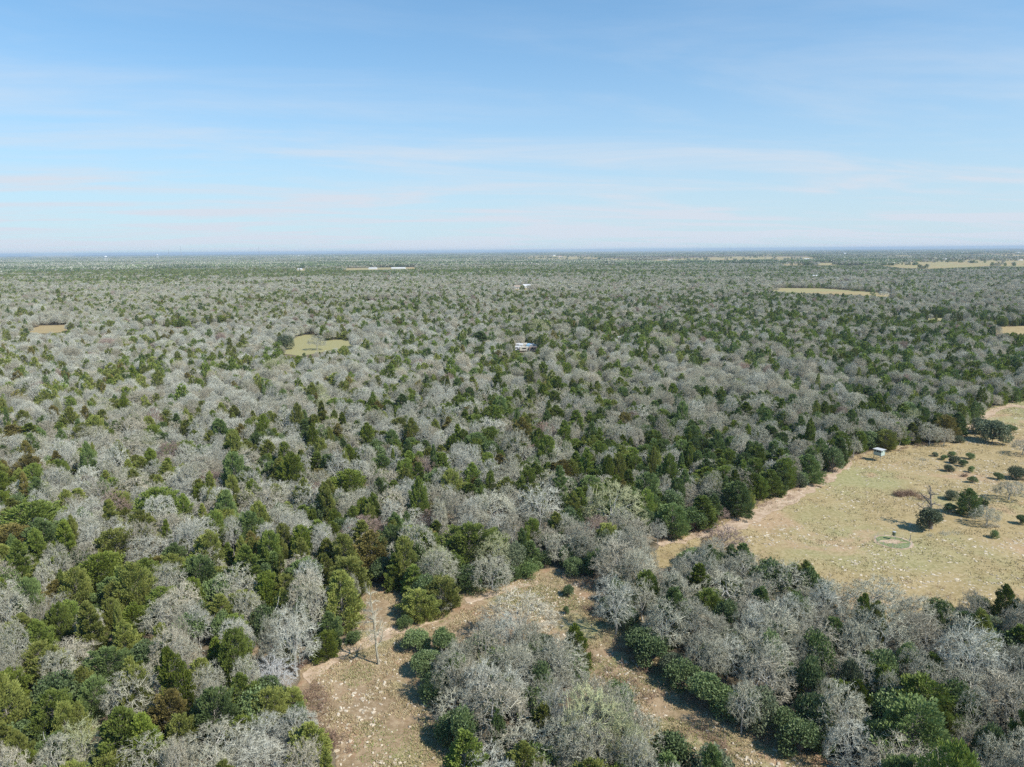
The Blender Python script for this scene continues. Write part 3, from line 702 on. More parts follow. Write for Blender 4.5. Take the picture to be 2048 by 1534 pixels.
def blocked(X, Y, H, R, strict=2):
    """true where the tree would stand on open ground or hide it"""
    bx, by, dep = proj(X, Y, np.zeros_like(X)); tx, ty, _ = proj(X, Y, H*.92)
    k = F_PX/dep; res = np.zeros(X.shape, bool); cnt = np.zeros(X.shape)
    pts = [(bx, by, 3), (tx, ty, 1.0), (bx-.85*R*k, by+(ty-by)*.55, 1), (bx+.85*R*k, by+(ty-by)*.55, 1), (bx-.55*R*k, by+(ty-by)*.85, 1), (bx+.55*R*k, by+(ty-by)*.85, 1)]
    for pi, poly in enumerate(ALLV):
        need = strict if pi >= 4 else .9; need = (.9 if poly == SITES[1] else 3) if poly in SITES else need
        pa = np.array(poly); lo = pa.min(0)-5; hi = pa.max(0)+5
        c = np.zeros(X.shape)
        for qx, qy, wt in (pts if (poly != SITES[1] and pi > 3) else pts + [(bx, by+(ty-by)*f_, 1) for f_ in (.15,.3,.45,.6,.75)] + [(bx+sx_*.7*R*k, by+(ty-by)*f_, 1) for f_ in (.2,.35,.7) for sx_ in (-1,1)]):
            near = (qx > lo[0]) & (qx < hi[0]) & (qy > lo[1]) & (qy < hi[1])
            if near.any():
                h = np.zeros(X.shape, bool); h[near] = inpoly(qx[near], qy[near], poly); c += h*wt
        res |= c >= need
    return res
hx = np.array([t['x'] for t in TREES]); hy = np.array([t['y'] for t in TREES]); hr = np.array([t['R'] for t in TREES])
def clear_of_hand(X, Y, f=.85):
    ok = np.ones(X.shape, bool)
    for a, b_, r in zip(hx, hy, hr): ok &= np.hypot(X-a, Y-b_) > max(1.3, r*f+.9)
    return ok
JM = ['j_green','j_olive','j_bronze','j_dark','j_bright']; OM = ['o_grey','o_pale','o_pink','o_red','o_lime']
def populate(r0, r1, step, half=43):
    X, Y = sector(r0, r1, step, half=half); n = len(X)
    px, py, dep = proj(X, Y, np.zeros(n))
    g = green_share(px, py, X, Y); isj = RNG.uniform(0, 1, n) < g
    sz = RNG.normal(1, .13, n).clip(.68, 1.35) * (.9 + .22*fnoise(X/60, Y/60, 8, 2))
    H = np.where(isj, RNG.normal(6.4, 1.3, n).clip(3.0, 10), RNG.normal(6.8, 1.0, n).clip(3.8, 10))*sz
    R = np.where(isj, RNG.normal(2.0, .52, n).clip(.95, 3.8), RNG.normal(2.5, .62, n).clip(1.1, 4.3))*sz
    ok = ~blocked(X, Y, H, R) & clear_of_hand(X, Y) & ~((fnoise(X/75, Y/50, 91, 3) > .715) & (np.hypot(X, Y) > 420))
    # neighbours of the pasture edge are evergreen to the ground
    tn = fnoise(X/35, Y/35, 21, 3); u = RNG.uniform(0, 1, n)
    jm = np.select([u < .46, u < .66, u < .71, u < .90], [0, 1, 2, 3], 4)
    jm = np.where((px > 1250) & (u > .55) & (u < .72), 3, jm)
    farleft = (px < 700) & (u < .3); jm = np.where(farleft, 1, jm)
    v = RNG.uniform(0, 1, n)
    om = np.select([v < .62, v < .78, v < .97, v < .984], [0, 1, 2, 3], 4)
    om = np.where((px < 1000) & (py > 650) & (py < 1150) & (v < .44), 1, om)
    om = np.where((tn > .74) & (v > .90), 3, om)
    return X[ok], Y[ok], H[ok], R[ok], isj[ok], jm[ok], om[ok]

NEAR_R = 260.0
nx, ny, nh, nr, nj, njm, nom = populate(48, NEAR_R, 3.55)
near = []
for i in range(len(nx)):
    if nj[i]: kind = 'jun'; vi = RNG.integers(0, 5); mat = JM[njm[i]]
    else:
        kind = 'wisp' if RNG.uniform() < .16 else 'oak'; vi = RNG.integers(0, 2 if kind == 'wisp' else 5); mat = OM[nom[i]]
    near.append(dict(kind=kind, vi=int(vi), mat=mat, x=nx[i], y=ny[i], H=nh[i], R=nr[i], rz=RNG.uniform(0, 6.28), label=None, group=None, name=None, hand=False))
# evergreen undergrowth between and below the oaks
X, Y = sector(48, NEAR_R, 4.8); n = len(X); px, py, dep = proj(X, Y, np.zeros(n))
Hs = RNG.normal(4.9, 1.2, n).clip(2.2, 7.2); Rs = RNG.normal(2.1, .5, n).clip(1.0, 3.2)
pr = np.where((px > 800) & (py > 1150), .85, np.where((px > 1150) & (py > 800), .5, .22)) + (fnoise(X/12, Y/12, 31, 2)-.5)*.8
ok = (RNG.uniform(0, 1, n) < pr) & ~blocked(X, Y, Hs, Rs, 2) & clear_of_hand(X, Y, .5)
for i in np.nonzero(ok)[0]:
    near.append(dict(kind='leafy', vi=int(RNG.integers(0, 3)), mat='shrub' if RNG.uniform() < .62 else ('shrub_l' if RNG.uniform() < .55 else 'liveoak'), x=X[i], y=Y[i], H=Hs[i], R=Rs[i], rz=RNG.uniform(0, 6.28), label=None, group=None, name=None, hand=False))
# a closed skirt of evergreens and bushes along the pasture and clearing edges
def skirt(line, inset, step, kinds):
    for (a, b_), (c, d) in zip(line[:-1], line[1:]):
        p = np.array(unproj(a, b_)); q = np.array(unproj(c, d)); m = max(1, int(np.linalg.norm(q-p)/step))
        nrm = np.array([-(q-p)[1], (q-p)[0]]); nrm /= np.linalg.norm(nrm)
        if nrm[1] < 0: nrm = -nrm
        for k in range(m):
            s = p + (q-p)*(k+random.uniform(.1,.9))/m + nrm*random.uniform(*inset)
            kind, mat, H, R = random.choice(kinds)
            if len(hx) and (np.hypot(hx-s[0], hy-s[1]) < hr*.7+.6).any(): continue
            bxx, byy, _ = proj(np.array([s[0]]), np.array([s[1]]), np.array([0.]))
            if inpoly(bxx, byy, CLEAR_V)[0] or inpoly(bxx, byy, PASTURE_V)[0]: continue
            near.append(dict(kind=kind, vi=random.randrange(len(GEN[kind])), mat=mat, x=s[0], y=s[1], H=H*random.uniform(.8,1.2), R=R*random.uniform(.8,1.2), rz=random.uniform(0,6.28), label=None, group=None, name=None, hand=False))
EK = [('jun','j_green',6.5,2.5),('jun','j_dark',6.0,2.4),('leafy','shrub_l',3.2,2.0),('leafy','shrub',3.4,2.2),('jun','j_green',5.0,2.1),('leafy','shrub_l',2.4,1.7)]
skirt([(1352,1078),(1440,1044),(1520,1004),(1640,954),(1690,921),(1742,900),(1800,888),(1885,887)], (1.5,3.2), 2.6, EK)
skirt([(930,1182),(1000,1160),(1060,1146),(1110,1136),(1190,1158)], (1.2,2.4), 2.4, [('leafy','shrub_l',2.6,1.8),('leafy','shrub',2.6,1.8)])
skirt([(1190,1235),(1232,1282),(1262,1312),(1320,1358),(1385,1395),(1480,1458),(1570,1498),(1680,1545)], (1.6,2.8), 2.4, [('leafy','shrub',3.6,2.1),('leafy','shrub',3.0,1.9),('leafy','liveoak',3.8,2.1),('leafy','shrub_l',3.0,1.8)])

ALL = TREES + near
bx, by, dep = proj(np.array([t['x'] for t in ALL]), np.array([t['y'] for t in ALL]), np.zeros(len(ALL)))
cx, cy, _ = proj(np.array([t['x'] for t in ALL]), np.array([t['y'] for t in ALL]), np.array([t['H']*.6 for t in ALL]))
for i, t in enumerate(ALL):
    t['px'], t['py'] = float(cx[i]), float(cy[i]); t['pw'] = t['R']*F_PX/float(dep[i])
    vis = (t['px'] > -t['pw']) & (t['px'] < 2048+t['pw']) & (t['py'] < 1534+t['pw']*.8)
    t['rank'] = (1e6 if t['hand'] else 0) + (t['pw'] if vis else -1e5 + t['pw'])
    t['base'] = t['name'] or dict(oak='bare_oak_tree', wisp='bare_tree', jun='juniper_tree', leafy='evergreen_shrub')[t['kind']]
byk = {}
for t in ALL: byk.setdefault(t['base'], []).append(t)
LIMIT = dict(bare_oak_tree=300, juniper_tree=300, bare_tree=120, evergreen_shrub=300, bush=300, live_oak_tree=20)
single = []; rest = []
for b_, lst in byk.items():
    lst.sort(key=lambda t: -t['rank']); k = LIMIT[b_]
    for i, t in enumerate(lst): (single if i < k and t['rank'] > -1e4 else rest).append(t)

ONES = 'zero one two three four five six seven eight nine ten eleven twelve thirteen fourteen fifteen sixteen seventeen eighteen nineteen'.split()
TENS = 'x x twenty thirty forty fifty sixty seventy eighty ninety'.split()
def wordnum(n):
    n = int(max(0, min(99, n)))
    return ONES[n] if n < 20 else TENS[n//10] + ('-' + ONES[n % 10] if n % 10 else '')
MATW = dict(j_green='green', j_olive='olive', j_bronze='bronze-brown', j_dark='dark green', j_bright='yellow-green', o_grey='ash-grey', o_pale='silvery', o_pink='pinkish-grey', o_red='reddish-brown', o_lime='yellow-grey', shrub='blue-green', shrub_l='light green', liveoak='grey-green', o_white='white')
KW = dict(oak='bare oak', wisp='feathery bare tree', jun='juniper', leafy='evergreen shrub')
def zone(t):
    x, y = t['px'], t['py']
    if y > 1190 and 800 < x < 1480 and not (x > 1180 and y < 1215 + (x-1180)*.82 - 60): return 'middle grove'
    if y > 1090 and x > 1180: return 'lower-right wood'
    if y > 1040 and x < 760: return 'lower-left wood'
    if x > 1150: return 'pasture-side wood'
    if x > 640: return 'central wood'
    return 'left wood'
used = {}
def auto_label(t):
    H, R = t['H'], t['R']
    s = 'tall' if H > 8.6 else ('small' if H < (2.8 if t['kind'] == 'leafy' else 6.0) else ('broad' if R > (2.5 if t['kind'] == 'leafy' else 3.5) else ('slim' if R < (1.7 if t['kind'] == 'leafy' else 2.2) else '')))
    if t['kind'] == 'wisp': s = ''
    c = f"{s} {MATW[t['mat']]} {KW[t['kind']]}".strip()
    a = min(99, max(0, t['px']/20.48)); b_ = min(99, max(0, (1534-t['py'])/15.34))
    for da in (0, 1, -1, 2, -2):
        l = f"{c} in {zone(t)}, {wordnum(a+da)} percent across, {wordnum(b_)} percent up the photo"
        if l not in used: break
    used[l] = 1
    return l
GRP = dict(bare_oak_tree='bare oaks', juniper_tree='junipers', bare_tree='feathery bare trees', evergreen_shrub='evergreen shrubs', bush='bushes at the clearing', live_oak_tree='live oaks')
CATS = dict(bare_oak_tree='tree', juniper_tree='tree', bare_tree='tree', evergreen_shrub='shrub', bush='bush', live_oak_tree='tree')
for t in single:
    h0, r0 = SIZE[t['kind']][t['vi']]
    ex = random.uniform(.9, 1.12); e = empty(t['base'], (t['x'], t['y'], .02), t['rz'], (t['R']/r0*ex, t['R']/r0/ex, t['H']/h0)); e.rotation_euler = (random.gauss(0,.05), random.gauss(0,.05), t['rz'])
    tag(e, t['label'] or auto_label(t), CATS[t['base']], t['group'] or f"{GRP[t['base']]} of the {zone(t)}")
    link('trunk', TR_ME[t['kind']][t['vi']], e)
    link('crown', crown_mesh(t['kind'], t['vi'], t['mat']), e)

# ------------------------------------------------------------------ the trees past the limit: one object per kind
def joined(name, trunk, crown, tm, cm):
    V, T, A, I = cat([(trunk[0], trunk[1], trunk[2], 0), (crown[0], crown[1], crown[2], 1)])
    me = mesh_np(name, V, T, [MT[tm], MT[cm]], I, {'tone': A})
    return bpy.data.objects.new(name, me)
SRC = {}
def src_collection(key, objs):
    c = bpy.data.collections.new(key)
    for i, o in enumerate(objs):
        o.name = f'{key}_{i:02d}'; c.objects.link(o)
    SRC[key] = c; return c
def gn_tree(colname, col):
    g = bpy.data.node_groups.new(colname, 'GeometryNodeTree')
    g.interface.new_socket('Geometry', in_out='INPUT', socket_type='NodeSocketGeometry')
    g.interface.new_socket('Geometry', in_out='OUTPUT', socket_type='NodeSocketGeometry')
    gi = g.nodes.new('NodeGroupInput'); go = g.nodes.new('NodeGroupOutput')
    ci = g.nodes.new('GeometryNodeCollectionInfo'); ci.inputs['Collection'].default_value = col
    ci.inputs['Separate Children'].default_value = True; ci.inputs['Reset Children'].default_value = True
    ip = g.nodes.new('GeometryNodeInstanceOnPoints'); ip.inputs['Pick Instance'].default_value = True
    def na(n, ty):
        a = g.nodes.new('GeometryNodeInputNamedAttribute'); a.data_type = ty; a.inputs['Name'].default_value = n; return a.outputs['Attribute']
    rz = g.nodes.new('ShaderNodeCombineXYZ'); g.links.new(na('rz', 'FLOAT'), rz.inputs[2])
    g.links.new(gi.outputs[0], ip.inputs['Points']); g.links.new(ci.outputs[0], ip.inputs['Instance'])
    g.links.new(na('vi', 'INT'), ip.inputs['Instance Index'])
    try: g.links.new(rz.outputs[0], ip.inputs['Rotation'])
    except Exception: pass
    g.links.new(na('scl', 'FLOAT_VECTOR'), ip.inputs['Scale'])
    g.links.new(ip.outputs[0], go.inputs[0])
    return g
def scatter(name, pts, vi, rz, scl, col, label=None, group=None):
    pts = np.asarray(pts, np.float32)
    me = bpy.data.meshes.new(name); me.vertices.add(len(pts)); me.vertices.foreach_set('co', pts.ravel())
    a = me.attributes.new('vi', 'INT', 'POINT'); a.data.foreach_set('value', np.asarray(vi, np.int32))
    a = me.attributes.new('rz', 'FLOAT', 'POINT'); a.data.foreach_set('value', np.asarray(rz, np.float32))
    a = me.attributes.new('scl', 'FLOAT_VECTOR', 'POINT'); a.data.foreach_set('vector', np.asarray(scl, np.float32).ravel())
    o = link(name, me); md = o.modifiers.new('scatter', 'NODES'); md.node_group = gn_tree(name, col)
    tag(o, label, None, group, 'stuff'); return o

srcs = []; smap = {}
def src_for(kind, vi, mat):
    k = (kind, vi, mat)
    if k not in smap:
        tr, cr = GEN[kind][vi]; o = bpy.data.objects.new('src', None)
        base = next((srcs[i] for kk, i in smap.items() if kk[:2] == k[:2]), None)
        if base is None: o = joined('src', tr, cr, BARKOF[kind], mat)
        else:
            me = base.data.copy(); me.materials[1] = MT[mat]; o = bpy.data.objects.new('src', me)
        smap[k] = len(srcs); srcs.append(o)
    return smap[k]
buckets = {'woodland_junipers': [], 'woodland_oaks': [], 'undergrowth': []}
for t in rest:
    src_for(t['kind'], t['vi'], t['mat'])
    buckets['woodland_junipers' if t['kind'] == 'jun' else ('undergrowth' if t['kind'] == 'leafy' else 'woodland_oaks')].append(t)
col = src_collection('wood_near', srcs)
LBL = dict(woodland_junipers='mass of further junipers mixed through the wood', woodland_oaks='mass of further leafless oaks of the wood', undergrowth='evergreen undergrowth between the further oaks')
for nm, lst in buckets.items():
    if not lst: continue
    sc = []
    for t in lst:
        h0, r0 = SIZE[t['kind']][t['vi']]; sc.append((t['R']/r0, t['R']/r0, t['H']/h0))
    scatter(nm, [(t['x'], t['y'], .02) for t in lst], [smap[(t['kind'], t['vi'], t['mat'])] for t in lst], [t['rz'] for t in lst], sc, col, LBL[nm])

# middle distance: lighter trees
def mid_sources(n_oak, wd, ln, lob, per, spray, tag_):
    objs = []
    for mi, m in enumerate(JM):
        for v in range(2):
            tr, cr = gen_juniper(50+v+mi*2, 7.4, 2.5, lob, per, spray, ['round','egg'][v]); objs.append(joined('src', tr, cr, 'bark', m))
    for mi, m in enumerate(OM):
        for v in range(2):
            tr, cr = gen_oak_mid(70+v+mi*2, 8.3, 3.5, n_oak, wd, ln); objs.append(joined('src', tr, cr, 'bark_l', m))
    return src_collection(tag_, objs)
def measure_src(col, i):
    V = np.empty(len(col.objects[i].data.vertices)*3, np.float32); col.objects[i].data.vertices.foreach_get('co', V); V = V.reshape(-1, 3)
    return float(V[:,2].max()), float(np.percentile(np.hypot(V[:,0], V[:,1]), 94))
def far_scatter(nm, r0, r1, step, col, label, big=1.0, half=40):
    X, Y, H, R, J, jm, om = populate(r0, r1, step, half); n = len(X); sj = measure_src(col, 0); so = measure_src(col, 10)
    vi = np.where(J, jm*2 + RNG.integers(0, 2, n), 10 + om*2 + RNG.integers(0, 2, n))
    ex = RNG.uniform(.88, 1.14, n)
    sc = np.stack([np.where(J, R/sj[1], R/so[1])*big*ex, np.where(J, R/sj[1], R/so[1])*big/ex, np.where(J, H/sj[0], H/so[0])], 1)
    scatter(nm, np.stack([X, Y, np.zeros(n)], 1), vi, RNG.uniform(0, 6.28, n), sc, col, label)
    return n
c1 = mid_sources(2600, .040, .60, 60, 22, .62, 'wood_mid')
n1_ = far_scatter('middle_distance_wood', NEAR_R, 900, 4.0, c1, 'mixed wood of junipers and leafless oaks in the middle distance')
c2 = mid_sources(420, .11, 1.0, 26, 8, 1.35, 'wood_far')
n2_ = far_scatter('distant_wood', 900, 2600, 5.9, c2, 'distant mixed wood running towards the horizon', 1.28, 39)
print('trees', len(single), len(rest), n1_, n2_)

# far woods: rough canopy tiles of many small crowns
def tile(seed, share, n=330, size=110):
    rg = np.random.default_rng(seed); parts = []
    for i in range(n):
        j = rg.uniform() < share
        c = np.array([rg.uniform(-size/2, size/2), rg.uniform(-size/2, size/2), 0]); m = 9
        d = rg.normal(0, 1, (m,3)); d /= np.linalg.norm(d, axis=1, keepdims=True); d[:,2] = np.abs(d[:,2])
        h = rg.uniform(6,10); r = rg.uniform(2.6,4.6)
        p = c + d*np.array([r, r, h*.42]) + np.array([0,0,h*.45])
        V, T = leaf_tris(p, d, np.full(m, 2.6), np.full(m, 2.8), rg)
        parts.append((V, T, np.repeat(rg.uniform(0,1,m),5), 1 if j else 0))
    V, T, A, I = cat(parts)
    return bpy.data.objects.new('src', mesh_np('tile', V, T, [MT['o_grey'], MT['j_dark']], I, {'tone': A}))
c3 = src_collection('wood_horizon', [tile(80, .2), tile(81, .5), tile(82, .8), tile(83, .3)])
X, Y = sector(2560, 15000, 100, .12, 39); px, py, _ = proj(X, Y, np.zeros(len(X)))
ok = np.ones(len(X), bool)
for poly in FAR_V['wide']: ok &= ~inpoly(px, py, poly)
thin = fnoise(X/900, Y/350, 41, 3); ok &= ~((thin > .56) & (px > 900) & (np.hypot(X, Y) > 3200)) & ~((thin > .63) & (np.hypot(X, Y) > 4000))
X, Y = X[ok], Y[ok]; n = len(X)
gd = np.clip((fnoise(X/700, Y/350, 51, 3)-.36)*7.5, 0, 2.99).astype(int)
scatter('horizon_woods', np.stack([X, Y, np.zeros(n)], 1), gd, RNG.integers(0, 4, n)*PI/2, np.stack([np.full(n,1.), np.full(n,1.), RNG.uniform(.85,1.25,n)],1), c3, 'woods fading out towards the horizon')
# single trees and copses standing in the far fields
pp = []
for poly in FAR_V['wide']:
    g = np.array([unproj(a, b_) for a, b_ in poly]); lo = g.min(0); hi = g.max(0); m = 900
    q = np.stack([RNG.uniform(lo[0], hi[0], m), RNG.uniform(lo[1], hi[1], m)], 1)
    q = q[inpoly(q[:,0], q[:,1], [tuple(v) for v in g])]
    q = q[fnoise(q[:,0]/160, q[:,1]/160, 61, 2) > .57]
    for c in q[:150]:
        for k in range(RNG.integers(1, 7)): pp.append((c[0]+RNG.normal(0, 9), c[1]+RNG.normal(0, 9), 0))
pp = np.array(pp); n = len(pp); jj = RNG.uniform(0, 1, n) < .55
ss = RNG.uniform(.9, 1.5, n)
scatter('field_copses', pp, np.where(jj, 6+RNG.integers(0,2,n), 10+RNG.integers(0,4,n)), RNG.uniform(0,6.28,n), np.stack([ss*1.2,ss*1.2,ss],1), c2, 'scattered copses standing in the far tan fields')

# ------------------------------------------------------------------ stones, grass and dry brush on the open ground
def in_ground(poly, m):
    g = np.array([unproj(a, b_) for a, b_ in poly]); lo = g.min(0); hi = g.max(0)
    q = np.stack([RNG.uniform(lo[0], hi[0], m), RNG.uniform(lo[1], hi[1], m)], 1)
    return q[inpoly(q[:,0], q[:,1], [tuple(v) for v in g])]
def stones(name, q, smin, smax, flat, mat, label):
    n = len(q); s = RNG.uniform(0, 1, n)**2.2*(smax-smin)+smin; a = RNG.uniform(0, 6.28, n); el = RNG.uniform(.8, 1.9, n)
    u = np.array([(-1,-1,0),(1,-1,0),(1,1,0),(-1,1,0),(-.7,-.7,1),(.7,-.7,1),(.7,.7,1),(-.7,.7,1)], float)
    P = u[None] + RNG.normal(0, .22, (n, 8, 3)); x = P[:,:,0]*s[:,None]*.5*el[:,None]; y = P[:,:,1]*s[:,None]*.5; z = P[:,:,2]*s[:,None]*flat
    ca, sa = np.cos(a)[:,None], np.sin(a)[:,None]
    V = np.stack([x*ca-y*sa+q[:,0:1], x*sa+y*ca+q[:,1:2], z+.04], 2).reshape(-1,3)
    F = np.array([(4,5,6),(4,6,7),(0,1,5),(0,5,4),(1,2,6),(1,6,5),(2,3,7),(2,7,6),(3,0,4),(3,4,7)])
    T = (F[None] + (np.arange(n)*8)[:,None,None]).reshape(-1,3)
    me = mesh_np(name, V, T, [mat], attrs={'tone': np.repeat(RNG.uniform(0,1,n), 8)})
    return tag(link(name, me), label, kind='stuff')
def tone_mat(name, a, b_, rough=.9):
    m, t, b = new_mat(name, rough, .15); at = t.nodes.new('ShaderNodeAttribute'); at.attribute_name = 'tone'
    t.links.new(mixrgb(t, at.outputs['Fac'], a, b_), b.inputs['Base Color']); return m
MT['stone'] = tone_mat('limestone', (.38,.31,.22), (.64,.55,.42))
MT['drygrass'] = tone_mat('dry_grass', (.27,.22,.10), (.60,.50,.31))
MT['greengrass'] = tone_mat('green_grass', (.16,.20,.06), (.34,.37,.14))
MT['brush'] = tone_mat('dry_brush', (.17,.105,.07), (.38,.265,.19))
q = in_ground(CG, 52000); den = fnoise(q[:,0]/5, q[:,1]/5, 71, 3); q1 = q[(RNG.uniform(0,1,len(q)) < np.clip((den-.40)*2.4, .03, 1)*.5)]
stones('pale_stones', q1[:6500], .06, .33, .34, MT['stone'], 'pale limestone chips strewn over the rocky clearing')
q = in_ground(PG, 120000); den = fnoise(q[:,0]/11, q[:,1]/6, 75, 3); q2 = q[(RNG.uniform(0,1,len(q)) < np.clip((den-.42)*2.6, .06, 1)*.8)]
stones('pale_stones', q2[:16000], .06, .42, .14, MT['stone'], 'pale stones and bleached tufts strewn over the pasture')
def tufts(name, q, hmin, hmax, blades, mat, label, spread=.18, wd=.05):
    n = len(q); P = np.repeat(q, blades, 0) + RNG.normal(0, spread, (n*blades, 2)); m = len(P)
    D = RNG.normal(0, .55, (m, 3)); D[:,2] = 1; D /= np.linalg.norm(D, axis=1, keepdims=True); h = RNG.uniform(hmin, hmax, m)
    W = np.cross(D, RNG.normal(0, 1, (m, 3))); W /= np.linalg.norm(W, axis=1, keepdims=True)
    B = np.column_stack([P, np.full(m, .03)])
    V = np.stack([B - W*wd, B + W*wd, B + D*h[:,None]], 1).reshape(-1, 3); T = np.arange(m*3).reshape(-1, 3)
    me = mesh_np(name, V, T, [mat], attrs={'tone': np.repeat(np.repeat(RNG.uniform(0,.7,n), blades)+RNG.uniform(0,.3,m), 3)})
    return tag(link(name, me), label, kind='stuff')
q = in_ground(CG, 60000); den = fnoise(q[:,0]/3.5, q[:,1]/3.5, 81, 3)
tufts('dry_grass', q[den > .46][:15000], .10, .34, 5, MT['drygrass'], 'short dry tan grass of the rocky clearing')
tufts('green_grass', q[(fnoise(q[:,0]/7, q[:,1]/7, 85, 2) > .60)][:6000], .06, .20, 5, MT['greengrass'], 'patches of short green grass in the rocky clearing')
q = in_ground(PG, 60000); den = fnoise(q[:,0]/9, q[:,1]/5, 87, 3)
tufts('dry_grass', q[den > .48][:16000], .12, .36, 4, MT['drygrass'], 'short dry bunch grass of the pasture', .25, .07)
def brush(name, spots, label, mat='brush', per=26, h=.9):
    P = []; Q = []
    for x, y, r in spots:
        m = int(per*r*r)+8; a = RNG.uniform(0, 6.28, m); d = RNG.uniform(0, 1, m)**.5*r
        p = np.stack([x+np.cos(a)*d, y+np.sin(a)*d, np.full(m, .02)], 1); v = RNG.normal(0, .6, (m,3)); v[:,2] = np.abs(v[:,2])+.45
        P.append(p); Q.append(p + v*h*RNG.uniform(.4, 1, m)[:,None])
        P.append(Q[-1]); Q.append(Q[-1] + RNG.normal(0, .28, (m,3))*h)
        P.append(P[-2]+ (Q[-2]-P[-2])*.6); Q.append(P[-1] + RNG.normal(0, .3, (m,3))*h)
    V, T = slivers(np.concatenate(P), np.concatenate(Q), np.full(sum(map(len, P)), .022))
    V[:,2] = np.maximum(V[:,2], .03)
    return link(name, mesh_np(name, V, T, [MT[mat]], attrs={'tone': RNG.uniform(0,1,len(V))}))
def along(line, n, rmin, rmax, off):
    o = []
    for k in range(n):
        i = random.randrange(len(line)-1); t = random.random()
        p = np.array(unproj(*line[i]))*(1-t) + np.array(unproj(*line[i+1]))*t
        o.append((p[0]+random.gauss(0,off), p[1]+random.gauss(0,off), random.uniform(rmin,rmax)))
    return o
tag(brush('dry_brush', along([(612,1375),(640,1425),(672,1480),(700,1540)], 26, .5, 1.3, .9)+along([(1150,1152),(1195,1185),(1188,1230)], 16, .5, 1.2, .8)+along([(1185,1240),(1262,1322),(1385,1405),(1570,1508)], 26, .4, .9, .7)+along([(1165,1310),(1235,1352),(1405,1478),(1470,1530)], 22, .4, .9, .8), 'low reddish-brown brush fringing the clearing'), 'low reddish-brown brush along the clearing edges', kind='stuff')
tag(brush('dry_brush', along([(1320,1086),(1440,1048),(1640,957),(1740,904),(1880,890)], 60, .5, 1.2, .8), '', 'brush', 22, .7), 'rusty dry brush at the foot of the wood beside the sandy strip', kind='stuff')
# stems and litter of fallen wood on the floor of the near wood
X, Y = sector(48, 230, 4.2); b1 = ~blocked(X, Y, np.full(len(X), .3), np.full(len(X), .5), 1)
sp = [(a, b_, random.uniform(.5, 1.1)) for a, b_ in zip(X[b1], Y[b1])][:2200]
tag(brush('woodland_litter', sp, '', 'brush', 12, .8), 'dead twigs and brush covering the floor of the wood', kind='stuff')

# ------------------------------------------------------------------ named dead trees
def snag(px, py, H, label, mat, seed, **kw):
    x, y = unproj(px, py); tr, cr = gen_snag(seed, H, **kw)
    e = empty('dead_tree', (x, y, .02), random.uniform(0, .4)); tag(e, label, 'dead tree', 'standing dead trees')
    link('trunk', mesh_np('trunk', tr[0], tr[1], [MT[mat]], attrs={'tone': tr[2]}), e)
    link('crown', mesh_np('crown', cr[0], cr[1], [MT[mat]], attrs={'tone': cr[2]}), e)
snag(757, 1329, 11.2, 'tall dead tree standing alone in the rocky clearing, casting its shadow over the track', 'o_pink', 101, limbs=22, spread=.22, wd=.19, twigs=8, lean=0)
snag(326, 1352, 6.6, 'forked white dead tree leaning over the small brown glade', 'o_white', 102, limbs=6, spread=.30, wd=.13, twigs=2, lean=.45, broken=True)
snag(428, 1190, 5.2, 'short white broken stem in the dark gap of the lower-left wood', 'o_white', 103, limbs=4, spread=.16, wd=.12, twigs=2, broken=True)
snag(548, 1272, 6.4, 'crooked thin white stem left of the olive juniper on the bank', 'o_white', 104, limbs=3, spread=.18, wd=.09, twigs=1, lean=-.25, broken=True)
snag(532, 1275, 4.2, 'shorter white pole beside the crooked stem', 'o_white', 105, limbs=2, spread=.1, wd=.08, twigs=1, broken=True)
snag(100, 1536, 5.0, 'bare white pole at the very bottom left', 'o_white', 106, limbs=2, spread=.14, wd=.11, twigs=1, broken=True)
snag(70, 1545, 4.4, 'forked white stub at the bottom left corner', 'o_white', 107, limbs=3, spread=.3, wd=.10, twigs=2, lean=-.2, broken=True)
snag(1862, 1058, 8.6, 'grey dead trunk with stout bare limbs rising from the dusky bush in the pasture', 'bark', 108, limbs=14, spread=.34, wd=.36, twigs=4)
snag(408, 1016, 6.8, 'slender white dead tree in the left wood among pale oaks', 'o_white', 109, limbs=6, spread=.26, wd=.12, twigs=3, broken=True)
snag(438, 1105, 7.8, 'white bare fork rising behind dark junipers in the left wood', 'o_white', 110, limbs=8, spread=.32, wd=.13, twigs=4, broken=True)
snag(600, 1335, 4.5, 'grey dead stub by the red-brown scrap at the corner of the clearing', 'bark_l', 111, limbs=5, spread=.3, wd=.09, twigs=3)

# brush heaps in the pasture
def heap(line, label, per=60, h=1.1, mat='brush', r=(.5,1.1), n=14):
    o = brush('brush_heap', along(line, n, r[0], r[1], .35), '', mat, per, h); tag(o, label, 'brush heap', 'heaps of dead brush in the pasture'); return o
heap([(1792,992),(1820,990),(1845,1004)], 'long arched heap of reddish-brown brush left of the dead trunk', 70, 1.2)
heap([(1832,920),(1852,921)], 'thin grey heap of dead branches in the upper pasture', 20, .6, 'o_grey', (.4,.7), 6)
heap([(1922,954),(1934,954)], 'small rusty-brown heap beside the lone bush in the upper pasture', 90, .9, 'brush', (.3,.6), 5)
heap([(1860,1072),(1915,1066)], 'low grey scatter of dead branches under the dusky bush', 26, .5, 'o_grey', (.4,.9), 10)
heap([(1960,1052),(1995,1056)], 'pale heap of dead branches at the foot of the leafless thicket', 30, .7, 'o_pink', (.4,.9), 8)
heap([(594,1338),(604,1326)], 'small red-brown heap of scrap brush at the corner where the track bends', 120, .9, 'brush', (.3,.5), 4)

